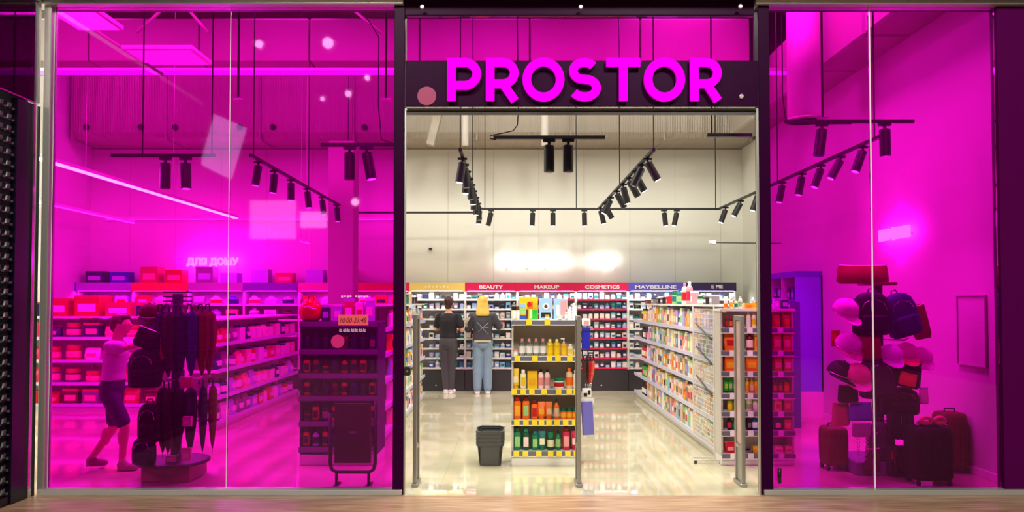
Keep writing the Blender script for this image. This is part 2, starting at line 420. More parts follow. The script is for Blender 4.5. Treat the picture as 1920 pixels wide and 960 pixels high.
for px, py in ((793, 23), (1088, 23), (1385, 22), (1088, 189), (1385, 188)):
    y0 = -.05 if py < 100 else -.028
    bo = MB().lathe([(.009, 0), (.019, .004), (.019, .014), (.012, .02)], n=14).xform(Matrix.Translation((fx(px), y0+.02 if py > 100 else .0, fz(py))) @ Matrix.Rotation(PI/2, 4, 'X'))
    bo.build('bolt', mat('bolt_steel', srgb(240, 235, 235), .2, .5), sg)
st1 = MB().cyl((fx(802), -.0125, fz(187)), (fx(802), -.0085, fz(187)), 17.5*S(YF), n=40, smooth=False)
st1.build('round_sticker', cm(160, 16, 92), sg)
# low glow strip behind the letters' edges: handled by the letters themselves

# window stickers (flat prints on the left glazing)
s1 = MB().cyl((fx(634), YF-.0072, fz(640)), (fx(634), YF-.0066, fz(640)), 12.5*S(YF), n=32, smooth=False).build('round_sticker', cm(205, 20, 120))
tag(s1, 'small round pink sticker below the opening hours on the left window', 'sticker')
s2 = thing('opening_hours_sticker', 'orange-pink opening hours sticker with white lettering on the left window', 'sticker', (0, YF-.0068, 0))
MB().box(fx(635), fx(691), -.0006, 0, fz(610), fz(590)).build('label_strip', mat('orange_strip', srgb(232, 84, 92), .5), s2)
put_text('lettering', '10:00-21:45', cm(96, 8, 40), (fx(663), -.001, fz(605)), 50*S(YF), 9*S(YF), .0006, .01, s2, shear=.25)
M_WHT = cm(235, 190, 225)
# two rows of white marks, illegible in the photograph
g = MB()
xx = 637
for k in range(7):
    g.ribbon([(fx(xx+1), fz(616)), (fx(xx), fz(621)), (fx(xx+5.5), fz(622)), (fx(xx+5), fz(616))][:3+(k % 2)], .0016, -.0006, 0); 
    g.ribbon(arc(fx(xx+3), fz(619), .009, .007, 0, 320, 8), .0016, -.0006, 0); xx += 7.4
g.build('mark_row', M_WHT, s2)
g = MB(); xx = 640
for k in range(10):
    if k != 4: g.box(fx(xx), fx(xx+3.6), -.0006, 0, fz(558-(k % 2)), fz(554))
    xx += 5.2
g.build('mark_row', M_WHT, s2)
lk = thing('door_lock', 'small black lock box on the left entrance jamb', 'lock', (fx(766), YF-.03, fz(703)))
MB().box(-.03, .022, -.03, .03, 0, .07, bev=.006).build('case', M_BLACKP, lk)
MB().cyl((0, -.032, .035), (0, -.030, .035), .009, n=12).build('keyhole', M_CHROME, lk)
lk = thing('door_bumper', 'small dark bumper block low on the right entrance jamb', 'bumper', (fx(1456), YF-.02, fz(905)))
MB().box(-.014, .014, -.02, .0, 0, .05, bev=.004).cyl((0, -.012, .055), (0, -.012, .12), .016, n=10).build('case', M_BLACKP, lk)
# ================================================================ DUCTS, PIPES
def rib_mat():
    m = bpy.data.materials.new('ribbed_duct_metal'); m.use_nodes = True; nt = m.node_tree; b = nt.nodes['Principled BSDF']
    b.inputs['Base Color'].default_value = (*srgb(164, 154, 136), 1); b.inputs['Roughness'].default_value = .5; b.inputs['Metallic'].default_value = .2
    tc = nt.nodes.new('ShaderNodeTexCoord'); wv = nt.nodes.new('ShaderNodeTexWave'); wv.inputs['Scale'].default_value = 11; wv.wave_profile = 'SIN'
    bp = nt.nodes.new('ShaderNodeBump'); bp.inputs['Strength'].default_value = .5; bp.inputs['Distance'].default_value = .012
    nt.links.new(tc.outputs['Object'], wv.inputs['Vector']); nt.links.new(wv.outputs[0], bp.inputs['Height']); nt.links.new(bp.outputs[0], b.inputs['Normal'])
    return m
M_RIB = rib_mat()
du = thing('ventilation_duct', 'big ribbed sheet metal duct running along the top of the back wall', 'duct', (0, 12.66, 4.32))
segs = [-7.5, -5.9, -4.3, -2.7, -1.9, -.6, 1.0, 2.6, 4.1]
for a, b in zip(segs[:-1], segs[1:]):
    m = MB(); prof = [(0, .12), (.05, .03), (.16, 0), (.75, 0), (.78, .03), (.78, 1.32), (0, 1.32)]
    m.v = [(x, y, z) for x in (a+.012, b-.012) for y, z in prof]; n = len(prof)
    m.f = [tuple(range(n)), tuple(reversed(range(n, 2*n)))]+[(i, n+i, n+(i+1) % n, (i+1) % n) for i in range(n)]
    m.m = [0]*len(m.f); m.sm = [False]*len(m.f)
    m.build('duct_section', M_RIB, du)
for a in segs: MB().box(a-.012, a+.012, -.02, .8, -.015, 1.34).build('flange', M_DUCT, du)
for px in (152, 255, 320, 443, 506, 680):
    x = X(px, 12.56)
    MB().cyl((x, -.03, Z(236, 12.56)-4.32), (x, 0.0, Z(236, 12.56)-4.32), .05, n=10).build('bolt_cap', M_BLACK, du)
du = thing('ventilation_duct', 'flat rectangular duct hung high in front of the ribbed duct', 'duct', (0, 10.4, 4.93))
for a in range(7): MB().box(-7.5+a*1.55+.01, -5.95+a*1.55-.01, 0, .7, 0, .6, bev=.01).build('duct_section', M_DUCT, du)
du = thing('ventilation_duct', 'long duct running back above the right wall', 'duct', (3.66, 0, 4.32))
for a in range(5): MB().box(0, .62, 6.5+a*1.2+.01, 7.7+a*1.2-.01, 0, .75, bev=.03).build('duct_section', M_DUCT, du)
du = thing('round_duct', 'upright round duct behind the right window, brightly lit at the top', 'duct', (X(1512, 8.6), 8.6, Z(228, 8.6)))
MB().lathe([(.19, 0), (.19, 6.39-Z(228, 8.6))], n=28).build('tube', M_WHITE, du); MB().lathe([(.2, 0), (.2, .03)], n=28).build('flange', M_DUCT, du)  # white duct shape made in place of a vertical streak of light
pp = thing('cable_pipe', 'long bright lilac lit pipe crossing high behind the left window', 'pipe', (0, 9.9, Z(131, 9.9)))
MB().cyl((-7.5, 0, 0), (4.0, 0, 0), .026, n=10).build('tube', M_WHITE, pp)
MB().box(-7.5, 4.0, -.045, .0, -.072, -.03).build('light_strip', emis('lilac_strip', (.8, .35, 1.0), 1.3), pp)
# inclined pillars / braces seen below the header
def bar(name, label, a, b, r, m, cat='brace', square=False):
    t_ = thing(name, label, cat, a)
    d = Vector(b)-Vector(a)
    MB().cyl((0, 0, 0), d, r, n=4 if square else 12, smooth=not square).build('tube', m, t_); return t_
Yb = 11.6
bar('ceiling_brace', 'slanting pale steel brace left of the track cable under the sign', (X(806, Yb), Yb, Z(272, Yb)), (X(845, Yb), Yb, Z(120, Yb)), .085, M_RIB, square=True)
bar('ceiling_pipe', 'upright pale pipe in front of the ribbed duct beside the slanting brace', (X(872, Yb), Yb, Z(272, Yb)), (X(872, Yb), Yb, 6.3), .05, M_WHITE)
bar('ceiling_pipe', 'upright pale pipe in front of the ribbed duct above the two middle spotlights', (X(1022, Yb), Yb, Z(272, Yb)), (X(1022, Yb), Yb, 6.3), .055, M_WHITE)
for i, (a, b) in enumerate([((250, 62), (305, 10)), ((340, 10), (385, 62)), ((165, 52), (300, 140)), ((655, 15), (712, 62))]):
    Yq = 9.2
    bar('ceiling_brace', 'thin diagonal ceiling brace high in the left window, %s from the left' % ORD[[1, 2, 0, 3][i]],
        (X(a[0], Yq), Yq, Z(a[1], Yq)), (X(b[0], Yq), Yq, Z(b[1], Yq)), .018, M_DUCT)
# recessed panel light high on left
lp = thing('panel_light', 'square ceiling panel light in the top left corner of the left window', 'lamp', (X(150, 7.4), 7.4, 4.37))
MB().box(-.24, .24, -.3, .3, 0, .05, bev=.005).cyl((0, 0, .05), (0, 0, 6.39-4.37), .006, n=6).build('frame', M_WHITE, lp); MB().box(-.21, .21, -.27, .27, -.004, -.001).build('diffuser', emis('panel_glow', (1, .97, .9), 3), lp)
lp = thing('panel_light', 'large dim panel hung below the flat duct behind the left window', 'lamp', (X(310, 9.0), 9.0, Z(108, 9.0)))
MB().box(-.42, .42, -.3, .3, 0, .05, bev=.005).build('frame', M_WHITE, lp)
MB().box(-.38, .38, -.26, .26, -.006, -.001).build('diffuser', emis('panel_glow_dim', (1, .9, .9), 1.2), lp)
# linear LED lines
def led(label, a, b, wd=.05, s=12, hang=(.03, .6)):
    a, b = Vector(a), Vector(b); t_ = thing('linear_light', label, 'lamp', a); d = b-a
    ax = d.normalized(); up = Vector((0, 0, 1)); sd = ax.cross(up)*wd/2
    m = MB(); h = up*.04
    m.add([-sd, sd, sd+d, d-sd, -sd+h, sd+h, sd+d+h, d-sd+h], [(0, 1, 2, 3), (4, 7, 6, 5), (0, 4, 5, 1), (1, 5, 6, 2), (2, 6, 7, 3), (3, 7, 4, 0)])
    for c in hang: m.cyl(d*c+h, (d.x*c, d.y*c, 6.39-a.z), .004, n=5)
    m.build('profile', M_WHITE, t_)
    m = MB(); sd2 = sd*.9; e = up*-.012
    m.add([-sd2+e*.1, sd2+e*.1, sd2+d+e*.1, d-sd2+e*.1, -sd2+e, sd2+e, sd2+d+e, d-sd2+e], [(3, 2, 1, 0), (4, 5, 6, 7), (0, 1, 5, 4), (1, 2, 6, 5), (2, 3, 7, 6), (3, 0, 4, 7)])
    m.build('diffuser', emis('led_%d' % s, (1, .96, .94), s), t_)
    return t_
led('long bright white light line running back across the left window', (-4.78, 6.9, 3.0), (-4.78, 12.9, 3.0), .085, 110)
led('thin light line far left beyond the long light line', (-6.398, 9.0, 2.9), (-6.398, 12.6, 2.88), .03, 8)
led('short stub of light line near the small rack of spotlights', (X(563, 12.3), 12.3, Z(452, 12.3)), (X(580, 12.3), 12.3, Z(456, 12.3)), .04, 10)
led('slim horizontal light line on the left part of the back wall', (-7.3, YB-.06, Z(411, YB-.06)), (X(739, YB-.06), YB-.06, Z(411, YB-.06)), .03, 3, ())  # added glowing strip in place of a thin line reflected in the glass

# ================================================================ TRACK LIGHTS
M_LENS = emis('lamp_lens', (1, .97, .9), 10); M_LENSOFF = mat('lens_dark', srgb(70, 66, 60), .2)
def spot(name_label, loc, tilt=0.0, yaw=0.0, scale=1.0, lit=True, power=0, group=None):
    t_ = thing('track_spotlight', name_label, 'spotlight', loc, yaw, group); t_.scale = (scale,)*3
    if 'm' not in SPOTM:
        SPOTM['adapter'] = MB().box(-.05, .05, -.017, .017, -.024, 0, bev=.004).cyl((0, 0, -.05), (0, 0, -.02), .013, n=8).mesh('adapter', [M_BLACK])
        m = MB().lathe([(.035, -.225), (.043, -.222), (.043, -.012), (.04, -.006), (.02, 0)], n=18)
        SPOTM['can'] = m.mesh('housing', [M_BLACKP])
        SPOTM['l1'] = MB().lathe([(.001, -.228), (.034, -.227), (.034, -.223), (.001, -.222)], n=14).mesh('lens', [M_LENS])
        SPOTM['l0'] = MB().lathe([(.001, -.228), (.034, -.227), (.034, -.223), (.001, -.222)], n=14).mesh('lens', [M_LENSOFF])
        SPOTM['m'] = 1
    link('adapter', SPOTM['adapter'], t_)
    h = link('housing', SPOTM['can'], t_, (0, 0, -.045), (0, tilt, 0))
    link('lens', SPOTM['l1' if lit else 'l0'], h)
    if power:
        l = bpy.data.lights.new('spot_light', 'SPOT'); l.energy = power; l.color = WARM; l.spot_size = math.radians(95); l.spot_blend = .8; l.shadow_soft_size = .04
        lo = bpy.data.objects.new('spot_light', l); C.objects.link(lo); lo.parent = t_
        lo.location = (-math.sin(tilt)*.25, 0, -.29); lo.rotation_euler = (0, tilt, 0)
    return t_
SPOTM = {}
HT = 3.09
def track(label, a, b, cables=(), nm='light_track'):
    a, b = Vector(a), Vector(b); t_ = thing(nm, label, 'track', a); d = b-a; m = MB()
    ax = d.normalized(); sd = ax.cross(Vector((0, 0, 1)))*.016; h = Vector((0, 0, .032))
    m.add([-sd, sd, sd+d, d-sd, -sd+h, sd+h, sd+d+h, d-sd+h], [(0, 3, 2, 1), (4, 5, 6, 7), (0, 1, 5, 4), (1, 2, 6, 5), (2, 3, 7, 6), (3, 0, 4, 7)])
    m.build('rail', M_BLACK, t_)
    for c in cables:
        q_ = d*c; MB().cyl(q_+h, (q_.x, q_.y, 6.398-a.z), .007, n=6).build('cable', M_BLACK, t_)
    return t_
P_SPOT = 60
tracks = [('left-hand track behind the left window, running back', -2.78, 7.9, (.02, .5)), ('track under the sign, left of the entrance middle', -.53, 7.6, (.0, .6)),
          ('track under the sign, right of the entrance middle', 1.45, 7.6, (.0, .6)), ('track running back from the right window', 3.47, 7.0, (.02, .5))]
for i, (lb, x, y0, cb) in enumerate(tracks):
    track('black light '+lb, (x, y0, HT), (x, 12.44, HT), [min(c, .5) if c else 0 for c in cb])
    sp = {0: [8.15, 8.7, 9.35, 10.1, 10.9, 11.8], 1: [7.95, 8.3, 8.75, 9.25, 9.75, 10.3, 10.95, 11.6, 12.2], 2: [7.95, 8.3, 8.75, 9.2, 9.7, 10.3, 10.95, 11.6, 12.2],
          3: [7.35, 7.85, 8.35, 8.9, 9.55, 10.5, 11.3, 12.1]}[i]
    for j, y in enumerate(sp):
        tl = random.choice([.35, .2, .5]) if i == 3 else random.choice([-.5, -.25, .3, .45]) if i == 2 else random.choice([-.1, .08, .15, .0])
        lb2 = {0: 'left-window track', 1: 'track left of the entrance middle', 2: 'track right of the entrance middle', 3: 'right-window track'}[i]
        spot('black can spotlight, %s from the near end of the %s' % (nth(j), lb2), (x, y, HT), tl, 0, 1.0, lit=(j % 2 == 0 or i in (0, 3)), power=P_SPOT if j % 2 == 0 else 0)
track('long black cross track at the back, from middle to right', (X(900, 12.5), 12.5, HT), (3.5, 12.5, HT), (.02, .4, .98))
track('black cross track at the back, left of the entrance', (-2.8, 12.5, HT-.06), (X(893, 12.5), 12.5, HT-.06), (.02,))
for j, (px, tl) in enumerate([(921, .25), (999, .05), (1037, 0), (1096, -.02), (1246, -.12), (1270, .22)]):
    spot('small black can spotlight on the back cross track, %s from the left' % ORD[j], (X(px, 12.5), 12.5, HT), tl, 0, 1.0, lit=(j != 0), power=0)
Yt = 6.75
def htrack(label, px0, px1, py, lamps, lab, cab, y=Yt, cond=None):
    z = Z(py+3, y); t_ = track(label, (X(px0, y), y, z), (X(px1, y), y, z), cab)
    for j, (px, tl, lit) in enumerate(lamps):
        spot('large black can spotlight, %s, %s one' % (lab, ['left', 'right'][j]), (X(px, y), y, z), tl, 0, 1.12, lit=lit, power=P_SPOT)
    if cond:
        MB().tube([(X(p, y)-X(px0, y), 0, Z(r, y)-z) for p, r in cond]+[(X(cond[-1][0], y)-X(px0, y), 0, 6.39-z)], .006, n=6).build('cable', M_BLACK, t_)
    return t_
htrack('short black track just inside the entrance, middle', 925, 1135, 258, [(1030, 0, False), (1066, 0, False)], 'short track inside the entrance', (),
       cond=[(930, 262), (919, 260), (919, 254), (940, 250), (962, 245), (970, 235), (972, 205), (970, 30)])
htrack('short black track just inside the entrance, right edge', 1328, 1412, 254, [], 'x', (.1,))
htrack('short black track high in the right window', 1475, 1718, 228, [(1545, .14, False), (1663, -.02, False)], 'short track in the right window', (),
       cond=[(1600, 232), (1490, 232), (1476, 222), (1471, 180), (1471, 20)])
htrack('short black track in the left window, beside the tilted spotlight', 600, 738, 272, [(654, 0, False), (686, -.18, True)], 'short track at the right of the left window', (),
       cond=[(735, 268), (714, 262), (708, 200), (708, 70), (690, 40), (660, 15)])
htrack('short black track in the left window, above the pair of spotlights', 205, 400, 292, [(307, 0, False), (345, -.03, True)], 'short track at the left of the left window', (.3, .97), y=7.1)
for i, (px, y0, y1, lab) in enumerate([(443, 30, 183, 'near the seam of the left window'), (722, 20, 185, 'at the right edge of the left window'), (1546, 20, 220, 'in the right window')]):
    Yh = 6.9; t_ = thing('hanging_rod', 'dark hanging rod with a small bracket %s' % lab, 'rod', (X(px, Yh), Yh, Z(y1, Yh)))
    MB().cyl((0, 0, 0), (0, 0, 6.398-Z(y1, Yh)), .011, n=8).build('rod', M_BLACK, t_); MB().box(-.045, .045, -.02, .02, -.012, 0).build('bracket', M_ALU, t_)

# ================================================================ NEON SIGNS
M_NEON = emis('white_neon', (1, 1, 1), 4); M_NEONL = emis('lilac_neon', (1, .95, 1.0), 60.0)
t_ = thing('neon_sign', 'glowing white MAKE UP letters on the back wall', 'sign', (0, YB-.13, Z(506, YB-.13)))
yb_ = YB-.13; hgt = Z(477, yb_)-Z(506, yb_)
for ch, a, b in (('M', 933, 967), ('A', 974, 1003), ('K', 1009, 1037), ('E', 1044, 1064), ('U', 1109, 1134), ('P', 1142, 1164)):
    put_text('letter', ch, M_NEON, (X((a+b)/2, yb_), 0, 0), X(b, yb_)-X(a, yb_), hgt, .05, .055, t_)
l = bpy.data.lights.new('neon_glow', 'AREA'); l.shape = 'RECTANGLE'; l.size = 2.0; l.size_y = .16; l.energy = .8; l.color = (1, 1, .92)
lo = bpy.data.objects.new('neon_glow', l); C.objects.link(lo); lo.parent = t_; lo.location = (X(1048, yb_), .055, hgt/2); lo.rotation_euler = (PI/2, 0, 0)
for px in (950, 988, 1022, 1054, 1121, 1152): MB().box(X(px, yb_)-.01, X(px, yb_)+.01, .0, .128, .02, .05).build('standoff', M_WHITE, t_)
for i in (0,):
    t_ = thing('neon_sign', 'glowing lilac ДЛЯ ДОМУ letters on the back wall, behind the left window', 'sign', (X(398, yb_), yb_, Z(500, yb_)))
    put_text('lettering', 'ДЛЯ ДОМУ', M_NEONL, (0, 0, 0), X(447, yb_)-X(350, yb_), Z(484, yb_)-Z(501, yb_), .03, .045, t_)
    MB().box(-.4, -.38, .0, .128, .04, .06).box(.38, .4, .0, .128, .04, .06).build('standoff', M_WHITE, t_)
    l = bpy.data.lights.new('neon_glow', 'AREA'); l.shape = 'RECTANGLE'; l.size = 1.0; l.size_y = .16; l.energy = 1.6; l.color = (.16, .03, 1)
    lo = bpy.data.objects.new('neon_glow', l); C.objects.link(lo); lo.parent = t_; lo.location = (0, .03, .09); lo.rotation_euler = (PI/2, 0, 0)
t_ = thing('neon_sign', 'glowing lilac ПАРФУМИ letters on the right wall', 'sign', (XR-.07, 7.98, 2.21), 0)
put_text('lettering', 'ПАРФУМИ', emis('lilac_neon_bright', (1, .95, 1.0), 40), (0, 0, 0), .62, .14, .03, .03, t_, rot=(0, 0, -PI/2))
MB().box(.0, .068, -.25, -.24, .04, .06).box(.0, .068, .24, .25, .04, .06).build('standoff', M_WHITE, t_)
l = bpy.data.lights.new('neon_glow', 'AREA'); l.shape = 'RECTANGLE'; l.size = .6; l.size_y = .12; l.energy = .8; l.color = (.25, .05, 1)
lo = bpy.data.objects.new('neon_glow', l); C.objects.link(lo); lo.parent = t_; lo.location = (.02, 0, .06); lo.rotation_euler = (0, -PI/2, 0)
# small fittings on the back wall
sc_ = thing('security_camera', 'tiny dark camera on the back wall left of the glowing letters', 'camera', (X(807, YB-.01), YB-.01, Z(468, YB)))
MB().box(-.03, .03, -.05, 0, -.01, .03, bev=.008).build('body', M_BLACKP, sc_)
pr = thing('projector_arm', 'small white spot on a thin horizontal arm near the right of the back wall', 'lamp', (X(1336, 11.5), 11.5, Z(455, 11.5)))
MB().cyl((-.05, 0, 0), (.05, 0, 0), .035, n=12).build('head', M_WHITE, pr); MB().cyl((.05, 0, 0), (XR-.01-X(1336, 11.5), 0, -.01), .008, n=6).build('arm', M_BLACK, pr)
fr_ = thing('wall_panel', 'tall thin framed access panel on the right wall', 'panel', (XR-.012, 6.75, 0.98))
MB().box(0, .008, -.2, .2, 0, .62).build('leaf', M_WALL, fr_)
for a, b, c_, d_ in ((-.2, .2, -.012, 0), (-.2, .2, .62, .632), (-.212, -.2, -.012, .632), (.2, .212, -.012, .632)):
    MB().box(-.012, .008, a, b, c_, d_).build('frame_bar', cm(196, 186, 176), fr_)
# ================================================================ PRODUCTS
def pm(shape, w, d, h, mats, split=False):
    """product meshes centred in x,y with the base at z 0; mats = body, label, cap. Returns list of (name, mesh)"""
    k = (shape, round(w, 3), round(d, 3), round(h, 3), tuple(m.name for m in mats), split)
    if k in PMC: return PMC[k]
    B, Lb, Cp = MB(), MB(), MB(); r = w/2; sy = min(1, d/w)
    n = 14 if split else 8
    if shape == 'bottle':
        B.lathe([(r*.92, 0), (r, h*.03), (r, h*.66), (r*.86, h*.76), (r*.4, h*.84)], n=n, sy=sy)
        Lb.lathe([(r*1.02, h*.16), (r*1.02, h*.56)], n=n, sy=sy); Cp.lathe([(r*.44, h*.84), (r*.44, h*.98), (r*.36, h)], n=n, sy=sy)
    elif shape == 'pump':
        B.lathe([(r*.92, 0), (r, h*.03), (r, h*.6), (r*.8, h*.68), (r*.3, h*.72)], n=n, sy=sy)
        Lb.lathe([(r*1.02, h*.12), (r*1.02, h*.5)], n=n, sy=sy); Cp.lathe([(r*.34, h*.72), (r*.34, h*.8), (r*.14, h*.81), (r*.14, h*.93)], n=n).box(-r*.95, r*.25, -r*.2, r*.2, h*.93, h)
    elif shape == 'tube':      # stands on its cap, flat crimp on top
        Cp.lathe([(r*.82, 0), (r*.82, h*.16)], n=n, sy=sy)
        B.add([(x*r*a, y*r*sy*b, z) for z, a, b in ((h*.16, .95, 1), (h*.5, 1, .8), (h, 1, .08)) for x, y in ((-1, -.6), (-.5, -1), (.5, -1), (1, -.6), (1, .6), (.5, 1), (-.5, 1), (-1, .6))],
              [(i*8+k_, i*8+(k_+1) % 8, (i+1)*8+(k_+1) % 8, (i+1)*8+k_) for i in range(2) for k_ in range(8)]+[tuple(range(16, 24)), tuple(reversed(range(8)))], 0)
        Lb.box(-r*.7, r*.7, -r*sy*.93-.003, -r*sy*.6, h*.3, h*.62)
    elif shape == 'flat':      # flat-shouldered shampoo bottle standing on its base
        B.box(-r, r, -r*sy, r*sy, 0, h*.8, bev=r*.35); Lb.box(-r*.72, r*.72, -r*sy-.002, -r*sy*.5, h*.16, h*.6); Cp.box(-r*.62, r*.62, -r*sy*.7, r*sy*.7, h*.8, h, bev=r*.2)
    elif shape == 'spray':
        B.lathe([(r*.92, 0), (r, h*.03), (r, h*.62), (r*.55, h*.74), (r*.3, h*.8)], n=n, sy=sy)
        Lb.lathe([(r*1.02, h*.14), (r*1.02, h*.54)], n=n, sy=sy); Cp.lathe([(r*.34, h*.8), (r*.3, h*.88), (r*.1, h)], n=n)
    elif shape == 'jar':
        B.lathe([(r*.9, 0), (r, h*.06), (r, h*.66), (r*.9, h*.7)], n=n, sy=sy); Lb.lathe([(r*1.02, h*.18), (r*1.02, h*.58)], n=n, sy=sy); Cp.lathe([(r*.98, h*.7), (r*.98, h*.97), (r*.9, h)], n=n, sy=sy)
    elif shape == 'box':
        B.box(-r, r, -d/2, d/2, 0, h); Lb.box(-r*.72, r*.72, -d/2-.0015, -d/2, h*.22, h*.6); Cp.box(-r*1.004, r*1.004, -d/2-.001, d/2, h*.86, h*1.002)
    elif shape == 'pouch':
        B.add([(x*r*a, y*d/2*b, z) for z, a, b in ((0, .9, 1), (h*.3, 1, 1), (h*.8, 1, .5), (h*.97, .98, .08)) for x, y in ((-1, -.5), (-.6, -1), (.6, -1), (1, -.5), (1, .5), (.6, 1), (-.6, 1), (-1, .5))],
              [(i*8+k_, i*8+(k_+1) % 8, (i+1)*8+(k_+1) % 8, (i+1)*8+k_) for i in range(3) for k_ in range(8)]+[tuple(range(24, 32)), tuple(reversed(range(8)))], 0)
        Lb.box(-r*.62, r*.62, -d/2-.001, -d/2*.6, h*.25, h*.55); Cp.box(-r, r, -d*.04, d*.04, h*.95, h)
    elif shape == 'case':      # flat compact lying tilted
        B.box(-r, r, -d/2, d/2, 0, h*.5, bev=r*.1); Lb.box(-r*.8, r*.8, -d/2*.8, d/2*.8, h*.5, h*.56); Cp.box(-r, r, d/2*.7, d/2, h*.5, h)
    if split:
        out = [('body', B.mesh('body', [mats[0]])), ('label_band', Lb.mesh('label_band', [mats[1]])), ('cap', Cp.mesh('cap', [mats[2]]))]
    else:
        A = MB()
        for i, q_ in enumerate((B, Lb, Cp)):
            b0 = len(A.v); A.v += q_.v; A.f += [tuple(b0+j for j in f) for f in q_.f]; A.m += [i]*len(q_.f); A.sm += q_.sm
        out = [('body', A.mesh('product', list(mats)))]
    PMC[k] = out; return out
PMC = {}
def product(name, label, cat, shape, w, d, h, mats, loc, rz=0, group=None, split=False):
    ms = pm(shape, w, d, h, mats, split)
    if not split:
        o = link(name, ms[0][1], None, loc, (0, 0, rz)); return tag(o, label, cat, group)
    t_ = thing(name, label, cat, loc, rz, group)
    for n_, me in ms: link(n_, me, t_)
    return t_

# ================================================================ ENDCAP STANDS
M_TAG = cm(246, 214, 40); M_TAG2 = cm(190, 200, 60); M_STRIP = mat('price_rail_dark', srgb(104, 102, 112), .35); M_LIP = mat('shelf_lip', srgb(232, 232, 226), .3)
def endcap(name, label, x0, x1, yf, dep, rails, ztop_, kick, back=M_TAUPE, side=M_TAUPE2, tags=None, tagm=M_TAG, lip=M_LIP, shm=M_SHELF):
    """rails: heights of shelf surfaces"""
    t_ = thing(name, label, 'display shelf', (x0, yf, 0)); W = x1-x0
    MB().box(0, W, .02, dep, 0, kick, bev=.004).build('base', M_SHELF, t_)
    MB().box(.02, W-.02, dep-.02, dep, kick, ztop_-.05).build('back_panel', back, t_)
    for x in (0, W-.018): MB().box(x, x+.018, .03, dep, kick, ztop_-.03).build('side_panel', side, t_)
    for i, z in enumerate(rails):
        sh = MB().box(.019 if z < ztop_-.06 else -.005, W-.019 if z < ztop_-.06 else W+.005, .02, dep-.021, z-.022, z).build('shelf', shm, t_)
        MB().box(.0, W, -.006, .018, z-.044, z-.004).build('price_rail', M_STRIP, sh); MB().box(0, W, -.008, .0185, z-.052, z-.0445).build('shelf_lip', lip, sh)
        if tags:
            for xx in tags[i]: MB().box(xx-.026, xx+.026, -.011, -.0065, z-.049, z+.006).build('price_tag', tagm, sh)
    return t_
def rail_z(py, y=7.07): return Z(py, y)
x0c, x1c, yc = X(959, 7.07), X(1087, 7.07), 7.07
railpy = [600, 668, 730, 788, 846]
rz_ = [rail_z(p) for p in railpy]
def relx(pxs, y=7.07, x0=None): return [X(p, y)-(x0c if x0 is None else x0) for p in pxs]
tgs = [relx([992, 1026]), relx([970, 1003, 1030, 1046, 1068]), relx([964, 981, 997, 1020, 1047, 1067, 1080]), relx([969, 986, 1002, 1015, 1029, 1044, 1060, 1077]), relx([968, 985, 1010, 1032, 1048, 1064, 1080])]
endcap('display_shelf', 'grey end-of-aisle stand in the middle of the entrance with bottles on four shelves', x0c, x1c, yc, .3, rz_, rz_[0]+.0, .10, tags=tgs)
col = {'clear': M_CLEARPL, 'oil': mat('golden_oil', srgb(226, 190, 20), .15), 'yel': cm(236, 196, 24), 'pal': cm(244, 236, 190), 'whi': cm(240, 238, 230), 'ora': cm(238, 108, 20),
       'red': cm(190, 20, 24), 'dred': cm(120, 12, 20), 'grn': cm(20, 120, 74), 'dgrn': cm(8, 78, 52), 'lgrn': cm(150, 200, 120), 'pnk': cm(236, 150, 150), 'lpnk': cm(250, 214, 206), 'bla': cm(24, 22, 24),
       'teal': cm(0, 110, 110), 'mag': cm(196, 26, 70), 'gold': cm(240, 170, 30), 'blu': cm(40, 70, 160), 'lbl': cm(150, 190, 220), 'lime': cm(170, 200, 40), 'tan': cm(224, 190, 150), 'choc': cm(90, 50, 36),
       'lil': cm(180, 160, 220), 'gry': cm(130, 128, 126), 'nav': cm(28, 34, 80), 'vgrn': cm(40, 170, 40)}
def row(items, rail, place, y=7.07, yo=.075, name_sfx='', dmax=.075):
    z0 = rail_z(railpy[rail] if rail is not None else 0, y)
    for i, (px, wpx, top, shape, b, l_, c_, nm, ds) in enumerate(items):
        ww = wpx*S(y+yo)*1.08; x = X(px, y+yo); h = max(.05, Z(top, y+yo)-z0)
        product(nm, '%s, %s from left, %s' % (ds, ORD[i], place), 'bottle' if 'bottle' in nm else nm.split('_')[-1], shape, ww, min(ww, dmax), h, (col[b], col[l_], col[c_]), (x, y+yo, z0+.0005), 0, None, True)
MS = 'of middle stand'
row([(966, 10, 655, 'jar', 'lpnk', 'whi', 'pnk', 'cream_jar', 'small pale pink jar')]+[(px, 11, 635, 'bottle', 'clear', 'whi', 'pnk', 'micellar_bottle', 'clear bottle with pink cap') for px in (979, 992, 1005, 1018)] +
    [(px, 12, 636, 'bottle', 'oil', 'yel', 'pal', 'oil_bottle', 'golden bottle with pale cap') for px in (1031, 1044)]+[(1057, 11, 634, 'pump', 'gold', 'yel', 'whi', 'pump_bottle', 'golden pump bottle with white pump'),
    (1069, 9, 645, 'flat', 'pal', 'yel', 'whi', 'lotion_bottle', 'pale narrow bottle'), (1079, 7, 655, 'jar', 'whi', 'yel', 'whi', 'cream_jar', 'small white jar')], 1, 'top shelf '+MS)
